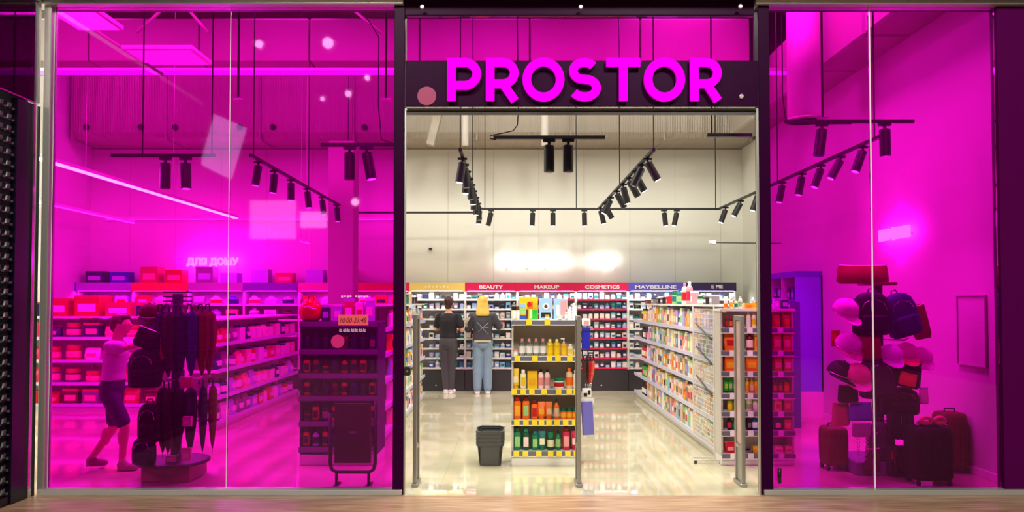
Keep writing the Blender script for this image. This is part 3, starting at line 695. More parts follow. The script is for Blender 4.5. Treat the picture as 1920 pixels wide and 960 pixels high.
row([(967, 11, 691, 'tube', 'yel', 'pal', 'gold', 'cream_tube', 'yellow tube'), (981, 10, 693, 'flat', 'pal', 'yel', 'whi', 'lotion_bottle', 'pale bottle with white cap'),
     (998, 17, 696, 'box', 'yel', 'gold', 'gold', 'soap_box', 'wide yellow box'), (1014, 10, 692, 'bottle', 'lpnk', 'pnk', 'bla', 'lotion_bottle', 'pale pink bottle with black cap'),
     (1026, 10, 692, 'bottle', 'lpnk', 'pnk', 'bla', 'lotion_bottle', 'pink and white bottle with black cap'), (1048, 17, 708, 'jar', 'whi', 'red', 'grn', 'cream_jar', 'wide white jar with green lid'),
     (1067, 12, 690, 'bottle', 'tan', 'ora', 'ora', 'lotion_bottle', 'orange patterned bottle'), (1079, 8, 694, 'flat', 'whi', 'pal', 'whi', 'lotion_bottle', 'slim white bottle')], 2, 'second shelf '+MS)
row([(970, 12, 743, 'flat', 'ora', 'gold', 'red', 'shampoo_bottle', 'tall orange bottle with red top'), (986, 12, 743, 'flat', 'ora', 'lgrn', 'dred', 'shampoo_bottle', 'tall orange bottle with green flower mark'),
     (1002, 11, 750, 'flat', 'ora', 'red', 'dred', 'shampoo_bottle', 'orange bottle with dark red shoulder'), (1015, 12, 753, 'tube', 'ora', 'gold', 'ora', 'shampoo_tube', 'orange tube with gold label'),
     (1029, 12, 753, 'tube', 'ora', 'tan', 'ora', 'shampoo_tube', 'orange tube with tan label'), (1043, 10, 747, 'spray', 'ora', 'tan', 'bla', 'spray_bottle', 'orange spray bottle with pointed black top')] +
    [(px, 10, 765, 'jar', 'ora', 'gold', 'dgrn', 'mask_jar', 'small orange jar with green lid') for px in (1056, 1067, 1078)], 3, 'third shelf '+MS)
row([(970, 12, 801, 'flat', 'grn', 'lgrn', 'dgrn', 'shampoo_bottle', 'tall green bottle'), (986, 12, 802, 'flat', 'dgrn', 'lpnk', 'grn', 'shampoo_bottle', 'tall dark green bottle with pink label'),
     (1003, 11, 808, 'flat', 'grn', 'lgrn', 'teal', 'shampoo_bottle', 'green bottle with teal top'), (1016, 12, 808, 'tube', 'teal', 'pal', 'grn', 'shampoo_tube', 'teal tube with pale label'),
     (1032, 12, 810, 'jar', 'dgrn', 'pal', 'grn', 'mask_jar', 'dark green jar with pale label'), (1046, 9, 805, 'spray', 'grn', 'lgrn', 'bla', 'spray_bottle', 'green spray bottle with black pointed top'),
     (1061, 12, 800, 'flat', 'mag', 'pnk', 'dred', 'shampoo_bottle', 'dark red bottle with pink label'), (1076, 10, 808, 'tube', 'mag', 'lpnk', 'mag', 'shampoo_tube', 'crimson tube')], 4, 'bottom shelf '+MS)
# on top of the middle stand
zt = rz_[0]+.0006
def card(name, label, px0, px1, py, y, cols, thick=.006, cat='poster'):
    x0, x1 = X(px0, y), X(px1, y); t_ = thing(name, label, cat, ((x0+x1)/2, y, zt)); h = Z(py, y)-zt; W = (x1-x0)/2
    MB().box(-W, W, -thick/2, thick/2, 0, h, bev=.001).build('board', col[cols[0]], t_)
    return t_, W, h
t_, W, h = card('promo_box', 'yellow and green promotional box on top of the middle stand', 973, 1008, 557, 7.2, ['yel'], .08, 'box')
for a, b, c_, d_, k in ((-.95, -.1, .02, .2, 'blu'), (.2, .95, .02, .45, 'vgrn'), (-.95, -.2, .25, .5, 'lgrn'), (-.1, .5, .5, .8, 'ora'), (-.9, -.3, .55, .72, 'lbl'), (.55, .95, .5, .75, 'gold')):
    MB().box(a*W, b*W, -.0425, -.0405, c_*h, d_*h).build('print_patch', col[k], t_)
MB().cyl((.1*W, -.045, h*.68), (.1*W, -.0428, h*.68), .022, n=14).build('print_patch', col['red'], t_)
for s_ in (-.25, .15): MB().box((s_)*W, (s_+.25)*W, -.0445, -.0428, .06*h, .46*h).build('print_bottle', col['choc' if s_ < 0 else 'pal'], t_)
t_, W, h = card('promo_card', 'pale blue card with a portrait photo on the middle stand', 1011, 1036, 559, 7.2, ['lbl'])
MB().cyl((0, -.006, h*.62), (0, -.0035, h*.62), .032, n=18).build('portrait_hair', col['whi'], t_)
MB().cyl((.0, -.008, h*.62), (.0, -.0062, h*.62), .017, n=14).build('portrait_face', col['choc'], t_)
MB().box(-.7*W, .7*W, -.006, -.0035, .1*h, .33*h).build('portrait_body', col['bla'], t_)
t_, W, h = card('promo_card', 'pale blue and pink card on the middle stand, beside the portrait card', 1038, 1064, 560, 7.22, ['lbl'])
MB().box(0, .95*W, -.006, -.0035, .1*h, .9*h).build('print_patch', col['pnk'], t_); MB().box(-.6*W, -.2*W, -.006, -.0035, .2*h, .7*h).build('print_patch', col['whi'], t_)
for i, (px, wpx, top, sh, b, c_, ds) in enumerate([(963, 9, 574, 'jar', 'pal', 'bla', 'cream jar with black lid at the left end'), (970, 8, 574, 'jar', 'pal', 'choc', 'cream jar with brown lid second from the left end'),
        (1026, 8, 590, 'jar', 'yel', 'gold', 'small yellow jar in front of the portrait card'), (1050, 9, 592, 'jar', 'tan', 'pal', 'small tan jar in front of the pink card'), (1068, 8, 575, 'bottle', 'whi', 'whi', 'white bottle right of the pink card'),
        (1077, 9, 568, 'bottle', 'whi', 'pal', 'tall white bottle near the right end'), (1062, 6, 580, 'spray', 'tan', 'choc', 'small tan bottle beside the pink card')]):
    y = 7.11 if i not in (4, 5) else 7.2
    product('cosmetic_jar' if sh == 'jar' else 'cosmetic_bottle', ds+', on top of the middle stand', 'jar' if sh == 'jar' else 'bottle', sh, wpx*S(y), wpx*S(y), Z(top, y)-zt, (col[b], col['whi'], col[c_]), (X(px, y), y, zt), 0, None, True)

# ---- right stand (with its items)
RX0, RX1, RY = X(1352, 7.1), X(1489, 7.1), 7.1
railR = [615, 658, 697, 738, 772, 808, 851]
rzR = [rail_z(p, RY) for p in railR]
tagsR = [relx([1372, 1405, 1462], RY, RX0)]*7
endcap('display_shelf', 'white end-of-aisle stand at the right of the entrance with orange packs', RX0, RX1, RY, .24, rzR, rzR[0]+.19, .085, tags=tagsR, tagm=M_LIP)
MB()
RS = 'of right stand'
rowsR = [
 ([(1362, 6, 592, 'bottle', 'dred', 'red', 'red'), (1370, 6, 592, 'bottle', 'dred', 'ora', 'red'), (1403, 8, 584, 'bottle', 'pal', 'whi', 'whi'), (1413, 8, 584, 'bottle', 'pal', 'yel', 'gold'), (1455, 13, 585, 'pouch', 'red', 'ora', 'red'), (1473, 14, 585, 'pouch', 'red', 'gold', 'ora')], 'second from top'),
 ([(1367, 19, 621, 'pouch', 'ora', 'red', 'gold'), (1405, 12, 622, 'bottle', 'dred', 'lpnk', 'dred'), (1418, 9, 624, 'box', 'gold', 'ora', 'whi'), (1455, 13, 624, 'box', 'mag', 'pnk', 'red'), (1473, 14, 624, 'box', 'red', 'pnk', 'red')], 'third from top'),
 ([(1367, 19, 667, 'box', 'ora', 'gold', 'ora'), (1407, 19, 667, 'box', 'ora', 'gold', 'gold'), (1456, 13, 668, 'box', 'red', 'pnk', 'red'), (1474, 13, 668, 'box', 'mag', 'lpnk', 'mag')], 'fourth from top'),
 ([(1360, 7, 709, 'tube', 'vgrn', 'lime', 'dgrn'), (1368, 7, 709, 'tube', 'vgrn', 'lgrn', 'dgrn'), (1376, 6, 710, 'tube', 'vgrn', 'lime', 'dgrn'), (1400, 7, 709, 'bottle', 'yel', 'gold', 'pal'), (1408, 7, 709, 'bottle', 'yel', 'pal', 'gold'), (1416, 7, 709, 'bottle', 'yel', 'gold', 'gold'),
   (1452, 7, 712, 'bottle', 'choc', 'mag', 'bla'), (1462, 7, 712, 'bottle', 'choc', 'mag', 'bla'), (1473, 9, 712, 'bottle', 'red', 'gold', 'bla')], 'fifth from top'),
 ([(1367, 9, 746, 'bottle', 'lime', 'yel', 'lgrn'), (1377, 7, 748, 'bottle', 'lime', 'vgrn', 'pal'), (1403, 10, 746, 'jar', 'pal', 'lgrn', 'whi'), (1414, 9, 746, 'bottle', 'pal', 'whi', 'lbl'), (1455, 12, 748, 'box', 'pnk', 'mag', 'pnk'), (1473, 12, 748, 'box', 'mag', 'pnk', 'lpnk')], 'sixth from top'),
 ([(1366, 8, 780, 'bottle', 'bla', 'mag', 'bla'), (1375, 8, 784, 'bottle', 'dgrn', 'grn', 'bla'), (1402, 8, 784, 'box', 'bla', 'gry', 'bla'), (1413, 12, 779, 'bottle', 'blu', 'whi', 'nav'), (1455, 12, 783, 'box', 'nav', 'pnk', 'nav'), (1473, 12, 783, 'box', 'mag', 'pnk', 'choc')], 'seventh from top'),
 ([(1366, 17, 828, 'pouch', 'red', 'pnk', 'ora'), (1377, 5, 833, 'box', 'yel', 'gold', 'yel'), (1401, 10, 842, 'case', 'gry', 'gry', 'bla'), (1414, 11, 836, 'box', 'yel', 'gold', 'yel'), (1456, 13, 836, 'box', 'lpnk', 'mag', 'pnk'), (1474, 12, 836, 'box', 'pnk', 'mag', 'pnk')], 'bottom')]
cname = {'ora': 'orange', 'dred': 'dark red', 'pal': 'cream', 'red': 'red', 'gold': 'golden', 'mag': 'crimson', 'vgrn': 'green', 'yel': 'yellow', 'choc': 'brown', 'lime': 'lime', 'bla': 'black', 'dgrn': 'dark green', 'blu': 'blue',
         'nav': 'navy', 'gry': 'grey', 'lpnk': 'pale pink', 'pnk': 'pink', 'grn': 'green', 'whi': 'white', 'teal': 'teal', 'lbl': 'pale blue', 'tan': 'tan', 'lil': 'lilac', 'lgrn': 'light green', 'clear': 'clear', 'oil': 'golden'}
shn = {'bottle': ('care_bottle', 'bottle', 'bottle'), 'pouch': ('refill_pouch', 'pouch', 'pouch'), 'box': ('care_box', 'box', 'box'), 'tube': ('care_tube', 'tube', 'tube'), 'jar': ('care_jar', 'jar', 'jar'), 'case': ('soap_case', 'case', 'case'), 'pump': ('pump_bottle', 'pump bottle', 'bottle'),
       'flat': ('shampoo_bottle', 'flat bottle', 'bottle'), 'spray': ('spray_bottle', 'spray bottle', 'bottle')}
for r, (its, pl) in enumerate(rowsR):
    for i, (px, wpx, top, sh, b, l_, c_) in enumerate(its):
        y = RY+.07; ww = wpx*S(y)*1.06; nm, wd, ct_ = shn[sh]
        product(nm, '%s %s, %s from left, %s shelf %s' % (cname[b], wd, ORD[i], pl, RS), ct_, sh, ww, min(ww, .07), Z(top, y)-rzR[r], (col[b], col[l_], col[c_]), (X(px, y), y, rzR[r]+.0005), 0, None, True)
ztR = rzR[0]+.19
MB()
tp = thing('top_tray', 'white shelf board capping the right stand', 'tray', (RX0-.01, RY, ztR-.03)); MB().box(0, RX1-RX0+.02, .0, .24, .0, .022).build('board', M_SHELF, tp)
zq = ztR-.0075
for i, (px, wpx, hh, sh, b, l_, c_) in enumerate([(1361, 8, .075, 'jar', 'gold', 'ora', 'whi'), (1371, 8, .1, 'bottle', 'pal', 'gold', 'tan'), (1380, 7, .09, 'bottle', 'pal', 'grn', 'vgrn'), (1388, 7, .12, 'bottle', 'whi', 'lgrn', 'whi'), (1402, 14, .055, 'box', 'gold', 'ora', 'yel'),
        (1416, 10, .06, 'box', 'yel', 'gold', 'gold'), (1411, 8, .11, 'bottle', 'lbl', 'whi', 'whi'), (1455, 10, .12, 'box', 'lil', 'whi', 'nav'), (1470, 12, .1, 'box', 'nav', 'lil', 'lil')]):
    y = RY+(.08 if i != 6 else .2); ww = wpx*S(y); nm, wd, ct_ = shn[sh]
    product(nm, '%s %s on top of the right stand, %s from the left' % (cname[b], wd, ORD[i]), ct_, sh, ww, min(ww, .07), hh, (col[b], col[l_], col[c_]), (X(px, y), y, zq), 0, None, True)

# ---- left stand behind the magenta window: darker colours
LX0, LX1, LY = X(562, 7.1), X(708, 7.1), 7.1
railL = [603, 655, 700, 742, 790, 838]
rzL = [rail_z(p, LY) for p in railL]
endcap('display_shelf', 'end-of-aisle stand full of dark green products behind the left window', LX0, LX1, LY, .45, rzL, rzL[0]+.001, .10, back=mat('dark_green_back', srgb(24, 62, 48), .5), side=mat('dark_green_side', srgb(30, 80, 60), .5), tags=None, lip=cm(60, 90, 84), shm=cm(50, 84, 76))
LS = 'stand behind the left window'
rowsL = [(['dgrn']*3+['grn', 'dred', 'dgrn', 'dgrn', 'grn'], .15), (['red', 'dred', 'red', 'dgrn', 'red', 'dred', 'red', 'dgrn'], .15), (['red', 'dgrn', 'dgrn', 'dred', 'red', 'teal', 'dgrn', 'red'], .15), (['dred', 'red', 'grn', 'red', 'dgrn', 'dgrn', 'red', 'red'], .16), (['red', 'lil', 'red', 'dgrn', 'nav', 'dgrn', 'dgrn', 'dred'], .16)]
for r, (cs, hh) in enumerate(rowsL):
    for i, b in enumerate(cs):
        sh = ['bottle', 'flat', 'bottle', 'jar', 'flat', 'spray', 'bottle', 'flat'][(i+r) % 8]; nm, wd, ct_ = shn[sh]
        x = LX0+.055+i*(LX1-LX0-.11)/7; ww = .062
        hj = .09 if sh == 'jar' else hh
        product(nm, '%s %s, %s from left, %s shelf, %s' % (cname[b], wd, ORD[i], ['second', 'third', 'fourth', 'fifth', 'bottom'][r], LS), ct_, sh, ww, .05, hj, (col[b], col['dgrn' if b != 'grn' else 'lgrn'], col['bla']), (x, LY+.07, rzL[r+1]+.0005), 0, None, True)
zl = rzL[0]+.001
t_ = thing('helmet_bag', 'rounded glossy red bag with white marks on top of the left stand', 'bag', (X(583, 7.25), 7.25, zl))
MB().lathe([(.07, 0), (.105, .03), (.112, .09), (.095, .16), (.05, .2), (.01, .21)], n=20, sy=.8).build('body', mat('gloss_red', srgb(200, 10, 12), .15), t_)
MB().tube([(-.04, -.085, .13), (0, -.1, .145), (.04, -.1, .12), (.07, -.08, .12)], .006, n=6).build('trim', col['whi'], t_)
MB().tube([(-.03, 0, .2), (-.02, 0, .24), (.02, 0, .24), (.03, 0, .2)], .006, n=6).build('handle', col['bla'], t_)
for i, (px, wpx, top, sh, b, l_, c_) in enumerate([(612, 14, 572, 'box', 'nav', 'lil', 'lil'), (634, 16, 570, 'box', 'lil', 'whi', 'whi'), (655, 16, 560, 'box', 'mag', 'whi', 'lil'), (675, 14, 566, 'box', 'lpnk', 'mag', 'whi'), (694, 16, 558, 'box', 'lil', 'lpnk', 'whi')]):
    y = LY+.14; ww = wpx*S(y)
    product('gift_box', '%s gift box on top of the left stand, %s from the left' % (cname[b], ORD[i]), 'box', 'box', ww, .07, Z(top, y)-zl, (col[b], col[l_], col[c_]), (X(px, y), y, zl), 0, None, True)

# ================================================================ GONDOLAS
def gondola(name, label, loc, rz, L, D, zs, H, nb, top=True):
    t_ = thing(name, label, 'shelving', loc, rz)
    MB().box(0, L, .02, D-.02, 0, zs[0]-.03, bev=.004).build('base', M_SHELF, t_)
    MB().box(0, L, .36, .385, zs[0], H-.02).build('back_panel', mat('gondola_back', srgb(214, 206, 196), .5), t_)
    for k in range(nb+1):
        x = min(max(0, k*L/nb-.015), L-.03); MB().box(x, x+.03, .33, .359, zs[0], H).build('upright', M_SHELF, t_)
    for k, z in enumerate(zs):
        sh = MB().box(0.0, L, .0, .328, z-.028, z).build('shelf', M_SHELF, t_)
        MB().box(0, L, -.014, -.002, z-.034, z+.012).build('price_rail', mat('lilac_price_rail', srgb(206, 204, 226), .3), sh)
    if top: MB().box(0, L, -.005, .70, H, H+.02).build('top_board', M_SHELF, t_)
    return t_
GZ = [.10, .385, .68, .97, 1.25]; GH = 1.50
gondola('aisle_shelving', 'long white aisle shelving full of small packs, right of the entrance', (2.03, 12.35, 0), -PI/2, 5.0, .72, GZ, GH, 5)
pal = ['tan', 'lpnk', 'pal', 'lbl', 'whi', 'lil', 'pnk', 'gold', 'lgrn', 'gry', 'tan', 'whi', 'pal']
pal_s = pal+['mag', 'blu', 'bla', 'ora', 'choc']
rn = ['bottom', 'second', 'third', 'fourth', 'top']
R2 = random.Random(3)
nr = 36
for r, z in enumerate(GZ):
    for i in range(nr):
        y = 7.42+.125*i+.02; far = i >= nr-4
        b = R2.choice(pal); l_ = R2.choice(pal_s); c_ = R2.choice(pal)
        if far: b = ['bla', 'vgrn', 'red', 'bla', 'yel'][(r+i*0) % 5]; c_ = R2.choice(['bla', 'dgrn', 'red', 'choc'])
        sh = R2.choice(['box', 'box', 'pouch', 'box']) if not far else 'bottle'
        h = R2.uniform(.19, .225) if not far else .19
        product('pack_bottle' if far else 'product_pack', '%s %s, %s from near end, %s shelf of right aisle' % (cname[b], 'bottle' if far else 'pack', nth(i), rn[r]), 'bottle' if far else 'pack', sh, .108 if not far else .07,
                .07, h, (col[b], col[l_], col[c_]), (2.03+.055, y, z+.0005), -PI/2, 'packs on the right aisle shelving')
# items standing on the top board
for i, (py_, sh, b, l_, c_, h, w_) in enumerate([(7.9, 'box', 'gry', 'whi', 'whi', .1, .1), (8.15, 'box', 'bla', 'whi', 'gry', .09, .12), (8.45, 'jar', 'lgrn', 'whi', 'dgrn', .09, .1), (8.75, 'box', 'pnk', 'whi', 'whi', .15, .09), (9.0, 'bottle', 'pnk', 'mag', 'whi', .27, .1),
        (9.25, 'bottle', 'lpnk', 'red', 'pnk', .26, .1), (9.55, 'bottle', 'teal', 'lgrn', 'teal', .19, .1), (9.8, 'jar', 'lgrn', 'teal', 'grn', .17, .1), (10.15, 'box', 'red', 'pnk', 'red', .1, .1), (10.5, 'box', 'bla', 'whi', 'bla', .09, .16), (10.8, 'box', 'bla', 'gry', 'whi', .09, .16), (11.2, 'box', 'gry', 'whi', 'bla', .08, .14), (11.7, 'box', 'choc', 'mag', 'choc', .06, .2)]):
    nm, wd, ct_ = shn[sh]
    product(nm, '%s %s on the top board of the right aisle, %s from the near end' % (cname[b], wd, ORD[i]), ct_, sh, w_, .08, h, (col[b], col[l_], col[c_]), (2.14, py_, GH+.0205), -PI/2)
# wire grid side panel and slanted racks at the near end of the right aisle
wg = thing('wire_grid_panel', 'white wire grid panel fixed across the near end of the right aisle', 'grid panel', (2.03-.035, 7.38, .1))
m = MB()
for k in range(19): m.box(-.004, .0, k*.045, k*.045+.004, 0, 1.38)
m.build('upright_wires', M_SHELF, wg); m = MB()
for k in range(32): m.box(-.006, -.002, 0, .82, k*.044, k*.044+.004)
m.build('cross_wires', M_SHELF, wg)
MB().box(-.01, .0, -.02, -.001, -.095, 1.4).box(-.01, .0, .83, .845, -.0, 1.4).build('frame', M_SHELF, wg)
for j, z in enumerate((1.17, .93, .62)):
    rk = thing('slanted_hook_rail', 'dark slanted rail on the wire grid of the right aisle, %s from the top' % ORD[j], 'rail', (2.03-.046, 7.42, z))
    MB().tube([(0, 0, 0), (-.004, .62, .14)], .008, n=6).build('rod', M_GREYPL, rk)
ft = thing('shelf_foot_frame', 'low white wire frame on the floor at the near end of the right aisle', 'frame', (1.74, 7.2, 0))
MB().tube([(.27, .0, .03), (0.02, .0, .03), (0.0, .12, .03), (.2, .12, .03)], .007, n=6).build('wire', M_SHELF, ft)
for x, y in ((.02, 0), (.26, 0)): MB().cyl((x, y, .0), (x, y, .024), .014, n=10).build('caster', M_BLACK, ft)

gondola('aisle_shelving', 'long white aisle shelving left of the entrance, running to the back wall', (-1.40, 7.6, 0), PI/2, 4.35, .72, GZ, GH, 4)
nl = 26
for r, z in enumerate(GZ):
    for i in range(nl):
        y = 11.87-.118*i
        b = R2.choice(pal); l_ = R2.choice(pal_s); c_ = R2.choice(pal)
        sh = R2.choice(['box', 'pouch', 'box', 'bottle']); h = R2.uniform(.18, .225)
        product('product_box', '%s pack, %s from the far end, %s shelf of the left aisle' % (cname[b], nth(i), rn[r]), 'pack', sh, .1, .07, h, (col[b], col[l_], col[c_]), (-1.40-.055, y, z+.0005), PI/2, 'packs on the left aisle shelving')
for i, (y, sh, b, l_, c_, h) in enumerate([(10.2, 'box', 'whi', 'choc', 'bla', .1), (10.5, 'box', 'grn', 'dgrn', 'dgrn', .13), (10.8, 'box', 'tan', 'lpnk', 'tan', .15), (11.15, 'box', 'bla', 'gry', 'bla', .08), (11.5, 'jar', 'dred', 'bla', 'bla', .1)]):
    nm, wd, ct_ = shn[sh]
    product(nm, '%s %s on the top board of the left aisle, %s from the near end' % (cname[b], wd, ORD[i]), ct_, sh, .13, .09, h, (col[b], col[l_], col[c_]), (-1.5, y, GH+.0205), PI/2)
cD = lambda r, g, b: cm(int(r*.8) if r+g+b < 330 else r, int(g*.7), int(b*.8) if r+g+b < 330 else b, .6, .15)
# ================================================================ WALL SHELVING AT THE BACK
YS = 13.0
SZ = [.40, .572, .74, .91, 1.08, 1.25, 1.42, 1.59]
zh0, zh1 = Z(545.5, YS), Z(530, YS)
def bay(x0, x1, hm, lab, text=None, edge=M_SHELF, tm=col['whi'], tw=.5, bold=.03, th=None, zs=SZ):
    W = x1-x0; t_ = thing('wall_shelving', lab, 'shelving', (x0, YS, 0))
    MB().box(.004, W-.004, .0, .40, .0, .36).build('plinth', M_PLINTH, t_)
    MB().cyl((W*.48, -.002, .1), (W*.48, .0, .1), .012, n=10).build('plinth_button', col['whi'], t_)
    MB().box(.004, W-.004, .36, .40, .36, zh1).build('back_panel', mat('bay_back', srgb(232, 230, 234), .5), t_)
    for x in (.0, W-.02): MB().box(x, x+.02, .03, .35, .37, zh0).build('side_panel', M_SHELF, t_)
    for z in zs:
        s_ = MB().box(.021, W-.021, .01, .35, z-.016, z).build('shelf', M_SHELF, t_); MB().box(.021, W-.021, -.004, .009, z-.022, z+.008).build('shelf_edge', edge, s_)
    hd = MB().box(.0, W-.001, -.03, .40, zh0, zh1).build('header', hm, t_)
    MB().box(.03, W-.03, -.02, .0, zh0-.008, zh0-.001).build('led_strip', emis('fascia_led', (.95, .97, 1), 5), hd)  # glowing strip and area light added to brighten the packs below
    l = bpy.data.lights.new('fascia_light', 'AREA'); l.shape = 'RECTANGLE'; l.size = W*.9; l.size_y = .03; l.energy = 5; l.color = (.93, .96, 1)
    lo = bpy.data.objects.new('fascia_light', l); C.objects.link(lo); lo.parent = t_; lo.location = (W/2, -.045, zh0+.0); lo.rotation_euler = (.35, 0, 0)
    if text == 'marks':
        m = MB()
        for k in range(7): m.box(W*.28+k*.062, W*.28+k*.062+.035, -.0335, -.0305, zh0+.05, zh0+.085+.01*(k % 2))
        m.build('faint_marks', tm, hd)
    elif text == 'E ME': put_text('lettering', text, tm, (X(1344, YS)-x0, -.031, zh0+.045), tw, .06, .004, bold, hd)
    elif text: put_text('lettering', text, tm, (W/2, -.031, zh0+(zh1-zh0)*.26), tw, th or (zh1-zh0)*.42, .004, bold, hd)
    return t_
bx = lambda p: X(p, YS)
M_MAG_E = cm(206, 30, 74); M_YEL = cm(246, 208, 110)
bay(bx(768), bx(872), M_YEL, 'wall shelving under the pale yellow header behind the person in black', 'marks', tm=cm(250, 232, 170), tw=.45)
bay(bx(872), bx(970), M_RED, 'wall shelving under the red BEAUTY header', 'BEAUTY', tw=.41)
bay(bx(970), bx(1080), M_RED, 'wall shelving under the red MAKEUP header', 'MAKEUP', edge=M_MAG_E, tw=.43)
bay(bx(1080), bx(1178), M_RED, 'wall shelving under the red COSMETICS header', 'COSMETICS', edge=M_MAG_E, tw=.6)
bay(bx(1178), bx(1280), cm(98, 84, 196), 'wall shelving under the violet header right of the COSMETICS header', 'MAYBELLINE', tw=.72)
bay(bx(1280), bx(1380), cm(52, 30, 78), 'wall shelving under the dark purple header at the right end', 'E ME', tw=.2, tm=cm(240, 226, 220))
lb_ = [(664, 'red', M_RED), (560, 'pink', cm(220, 120, 150)), (456, 'purple', cm(110, 70, 150)), (352, 'grey', cm(170, 160, 160)), (248, 'orange', cm(230, 110, 60)), (144, 'lilac', cm(170, 140, 200)), (40, 'blue', cm(80, 80, 190))]
for i, (p, nm, hm) in enumerate(lb_):
    bay(bx(p), bx(p+104), hm, 'wall shelving with %s header behind the left window' % nm, zs=[.40, .68, .96, 1.24, 1.5])
R4 = random.Random(11)
palb = ['whi', 'lbl', 'lil', 'whi', 'whi', 'bla', 'teal', 'lbl', 'pnk', 'gry', 'whi', 'nav', 'lpnk', 'pal', 'whi']
bn = ['the yellow header', 'the BEAUTY header', 'the MAKEUP header', 'the COSMETICS header', 'the violet header', 'the dark purple header']
be = [768, 872, 970, 1080, 1178, 1280, 1380]
shr = ['bottom', 'second', 'third', 'fourth', 'fifth', 'sixth', 'seventh', 'top']
for b_ in range(6):
    x0, x1 = bx(be[b_]), bx(be[b_+1])
    for r, z in enumerate(SZ):
        n = 9
        for i in range(n):
            x = x0+.06+(x1-x0-.12)*i/(n-1); px = 960+x/S(YS)
            if b_ >= 4 and r < 6 and px > 1203: continue
            if b_ == 5 and r < 7: continue
            if b_ == 0 and r < 6 and px < 800: continue
            lo_ = r <= 2 and b_ <= 1
            pl = palb if not lo_ else ['lbl', 'lbl', 'whi', 'blu', 'lil', 'teal', 'whi']
            if b_ in (2, 3): pl = ['whi', 'lbl', 'whi', 'nav', 'lil', 'whi', 'lbl', 'lpnk', 'teal', 'whi']
            if b_ == 1 and r == 7 and i < 5: pl = ['bla']
            c1, c2, c3 = R4.choice(pl), R4.choice(pl), R4.choice(['bla', 'whi', 'nav', 'whi', 'lbl', 'whi', 'teal'])
            sh = R4.choice(['box', 'bottle', 'jar', 'box', 'tube', 'case']); hh = {'jar': .07, 'case': .07}.get(sh, R4.uniform(.09, .125)); nm, wd, ct_ = shn[sh]
            product('cosmetic_pack', '%s %s, %s from the left, %s shelf under %s' % (cname[c1], wd, ORD[i], shr[r], bn[b_]), ct_, sh, .075, .06, hh, (col[c1], col[c2], col[c3]), (x, YS+.055, z+.0005), 0, 'cosmetics on the back wall shelving')
for i, (p, nm, hm) in enumerate(lb_):
    for r, z in enumerate([.40, .68, .96, 1.24, 1.5]):
        for k in range(3):
            c1 = R4.choice(['red', 'mag', 'nav', 'whi', 'lil', 'pnk', 'blu', 'gry', 'choc', 'red', 'lpnk', 'pnk']); c2 = R4.choice(['pnk', 'nav', 'red', 'lil', 'mag'])
            sh = R4.choice(['box', 'pouch', 'box', 'bottle']); nm2, wd, ct_ = shn[sh]; hh = R4.uniform(.16, .21) if r < 4 else .15
            product('household_pack', '%s %s, %s from left, %s shelf under %s header, left window' % (cname[c1], wd, ORD[k], rn[r] if r < 4 else 'top', nm), ct_, sh, .2, .12, hh, (col[c1], col[c2], col[c1]), (bx(p)+.17+k*.295, YS+.075, z+.0005), 0, 'household packs behind the left window')
    if i != 0:
        for k in range(2):
            c1 = R4.choice(['nav', 'lil', 'red', 'mag', 'gry', 'blu']); hh = R4.uniform(.16, .3)
            product('storage_box', '%s storage box on the %s header behind the left window, %s one' % (cname[c1], nm, ['left', 'right'][k]), 'box', 'box', .3, .25, hh, (col[c1], col['pnk' if c1 in ('red', 'mag') else 'lil'], col[c1]), (bx(p)+.25+k*.43, YS+.2, zh1+.001), 0)

# ---- shelving further left: low gondola running back and one facing the window
GZ2 = [.10, .40, .72, 1.04]
gondola('aisle_shelving', 'white aisle shelving running back in the middle of the left window', (-3.55, 9.0, 0), PI/2, 3.4, .72, GZ2, 1.32, 3)
for r, z in enumerate(GZ2):
    for i in range(13):
        c1 = R4.choice(['whi', 'mag', 'lil', 'nav', 'pnk', 'lpnk', 'gry', 'red']); sh = R4.choice(['box', 'pouch', 'bottle']); nm2, wd, ct_ = shn[sh]
        product('cleaning_pack', '%s %s, %s from near end, %s shelf, left window aisle' % (cname[c1], wd, nth(i), ['bottom', 'second', 'third', 'top'][r]), ct_, sh, .2, .14, R4.uniform(.17, .22), (col[c1], col['whi'], col['nav']), (-3.55-.09, 9.15+i*.252, z+.0005), PI/2, 'packs on the left window aisle')
gondola('aisle_shelving', 'white shelving facing the window at the far left, behind the boy', (-7.3, 10.6, 0), 0, 2.35, .72, GZ2, 1.32, 2)
for r, z in enumerate(GZ2):
    for i in range(8):
        c1 = R4.choice(['red', 'mag', 'nav', 'choc', 'pnk', 'gry', 'mag', 'whi']); sh = R4.choice(['box', 'pouch', 'jar']); nm2, wd, ct_ = shn[sh]
        product('home_pack', '%s %s, %s from the left, %s shelf behind the boy' % (cname[c1], wd, ORD[i], ['bottom', 'second', 'third', 'top'][r]), ct_, sh, .22, .16, R4.uniform(.16, .22), (col[c1], col['pnk'], col['mag']), (-7.12+i*.285, 10.6+.1, z+.0005), 0, 'packs behind the boy')
for i in range(5):
    product('crate', '%s crate on top of the shelving behind the boy, %s from the left' % (['navy', 'red', 'red', 'crimson', 'navy'][i], ORD[i]), 'crate', 'box', .36, .3, [.2, .26, .3, .2, .18][i], (col[['nav', 'red', 'red', 'mag', 'nav'][i]], col['whi'], col['mag']), (-7.05+i*.45, 10.95, 1.3405), 0)
# perfume cabinet on the right wall
pc = thing('perfume_cabinet', 'tall white cabinet with blue lit shelves on the right wall', 'cabinet', (XR-.004, 10.0, 0), PI/2)
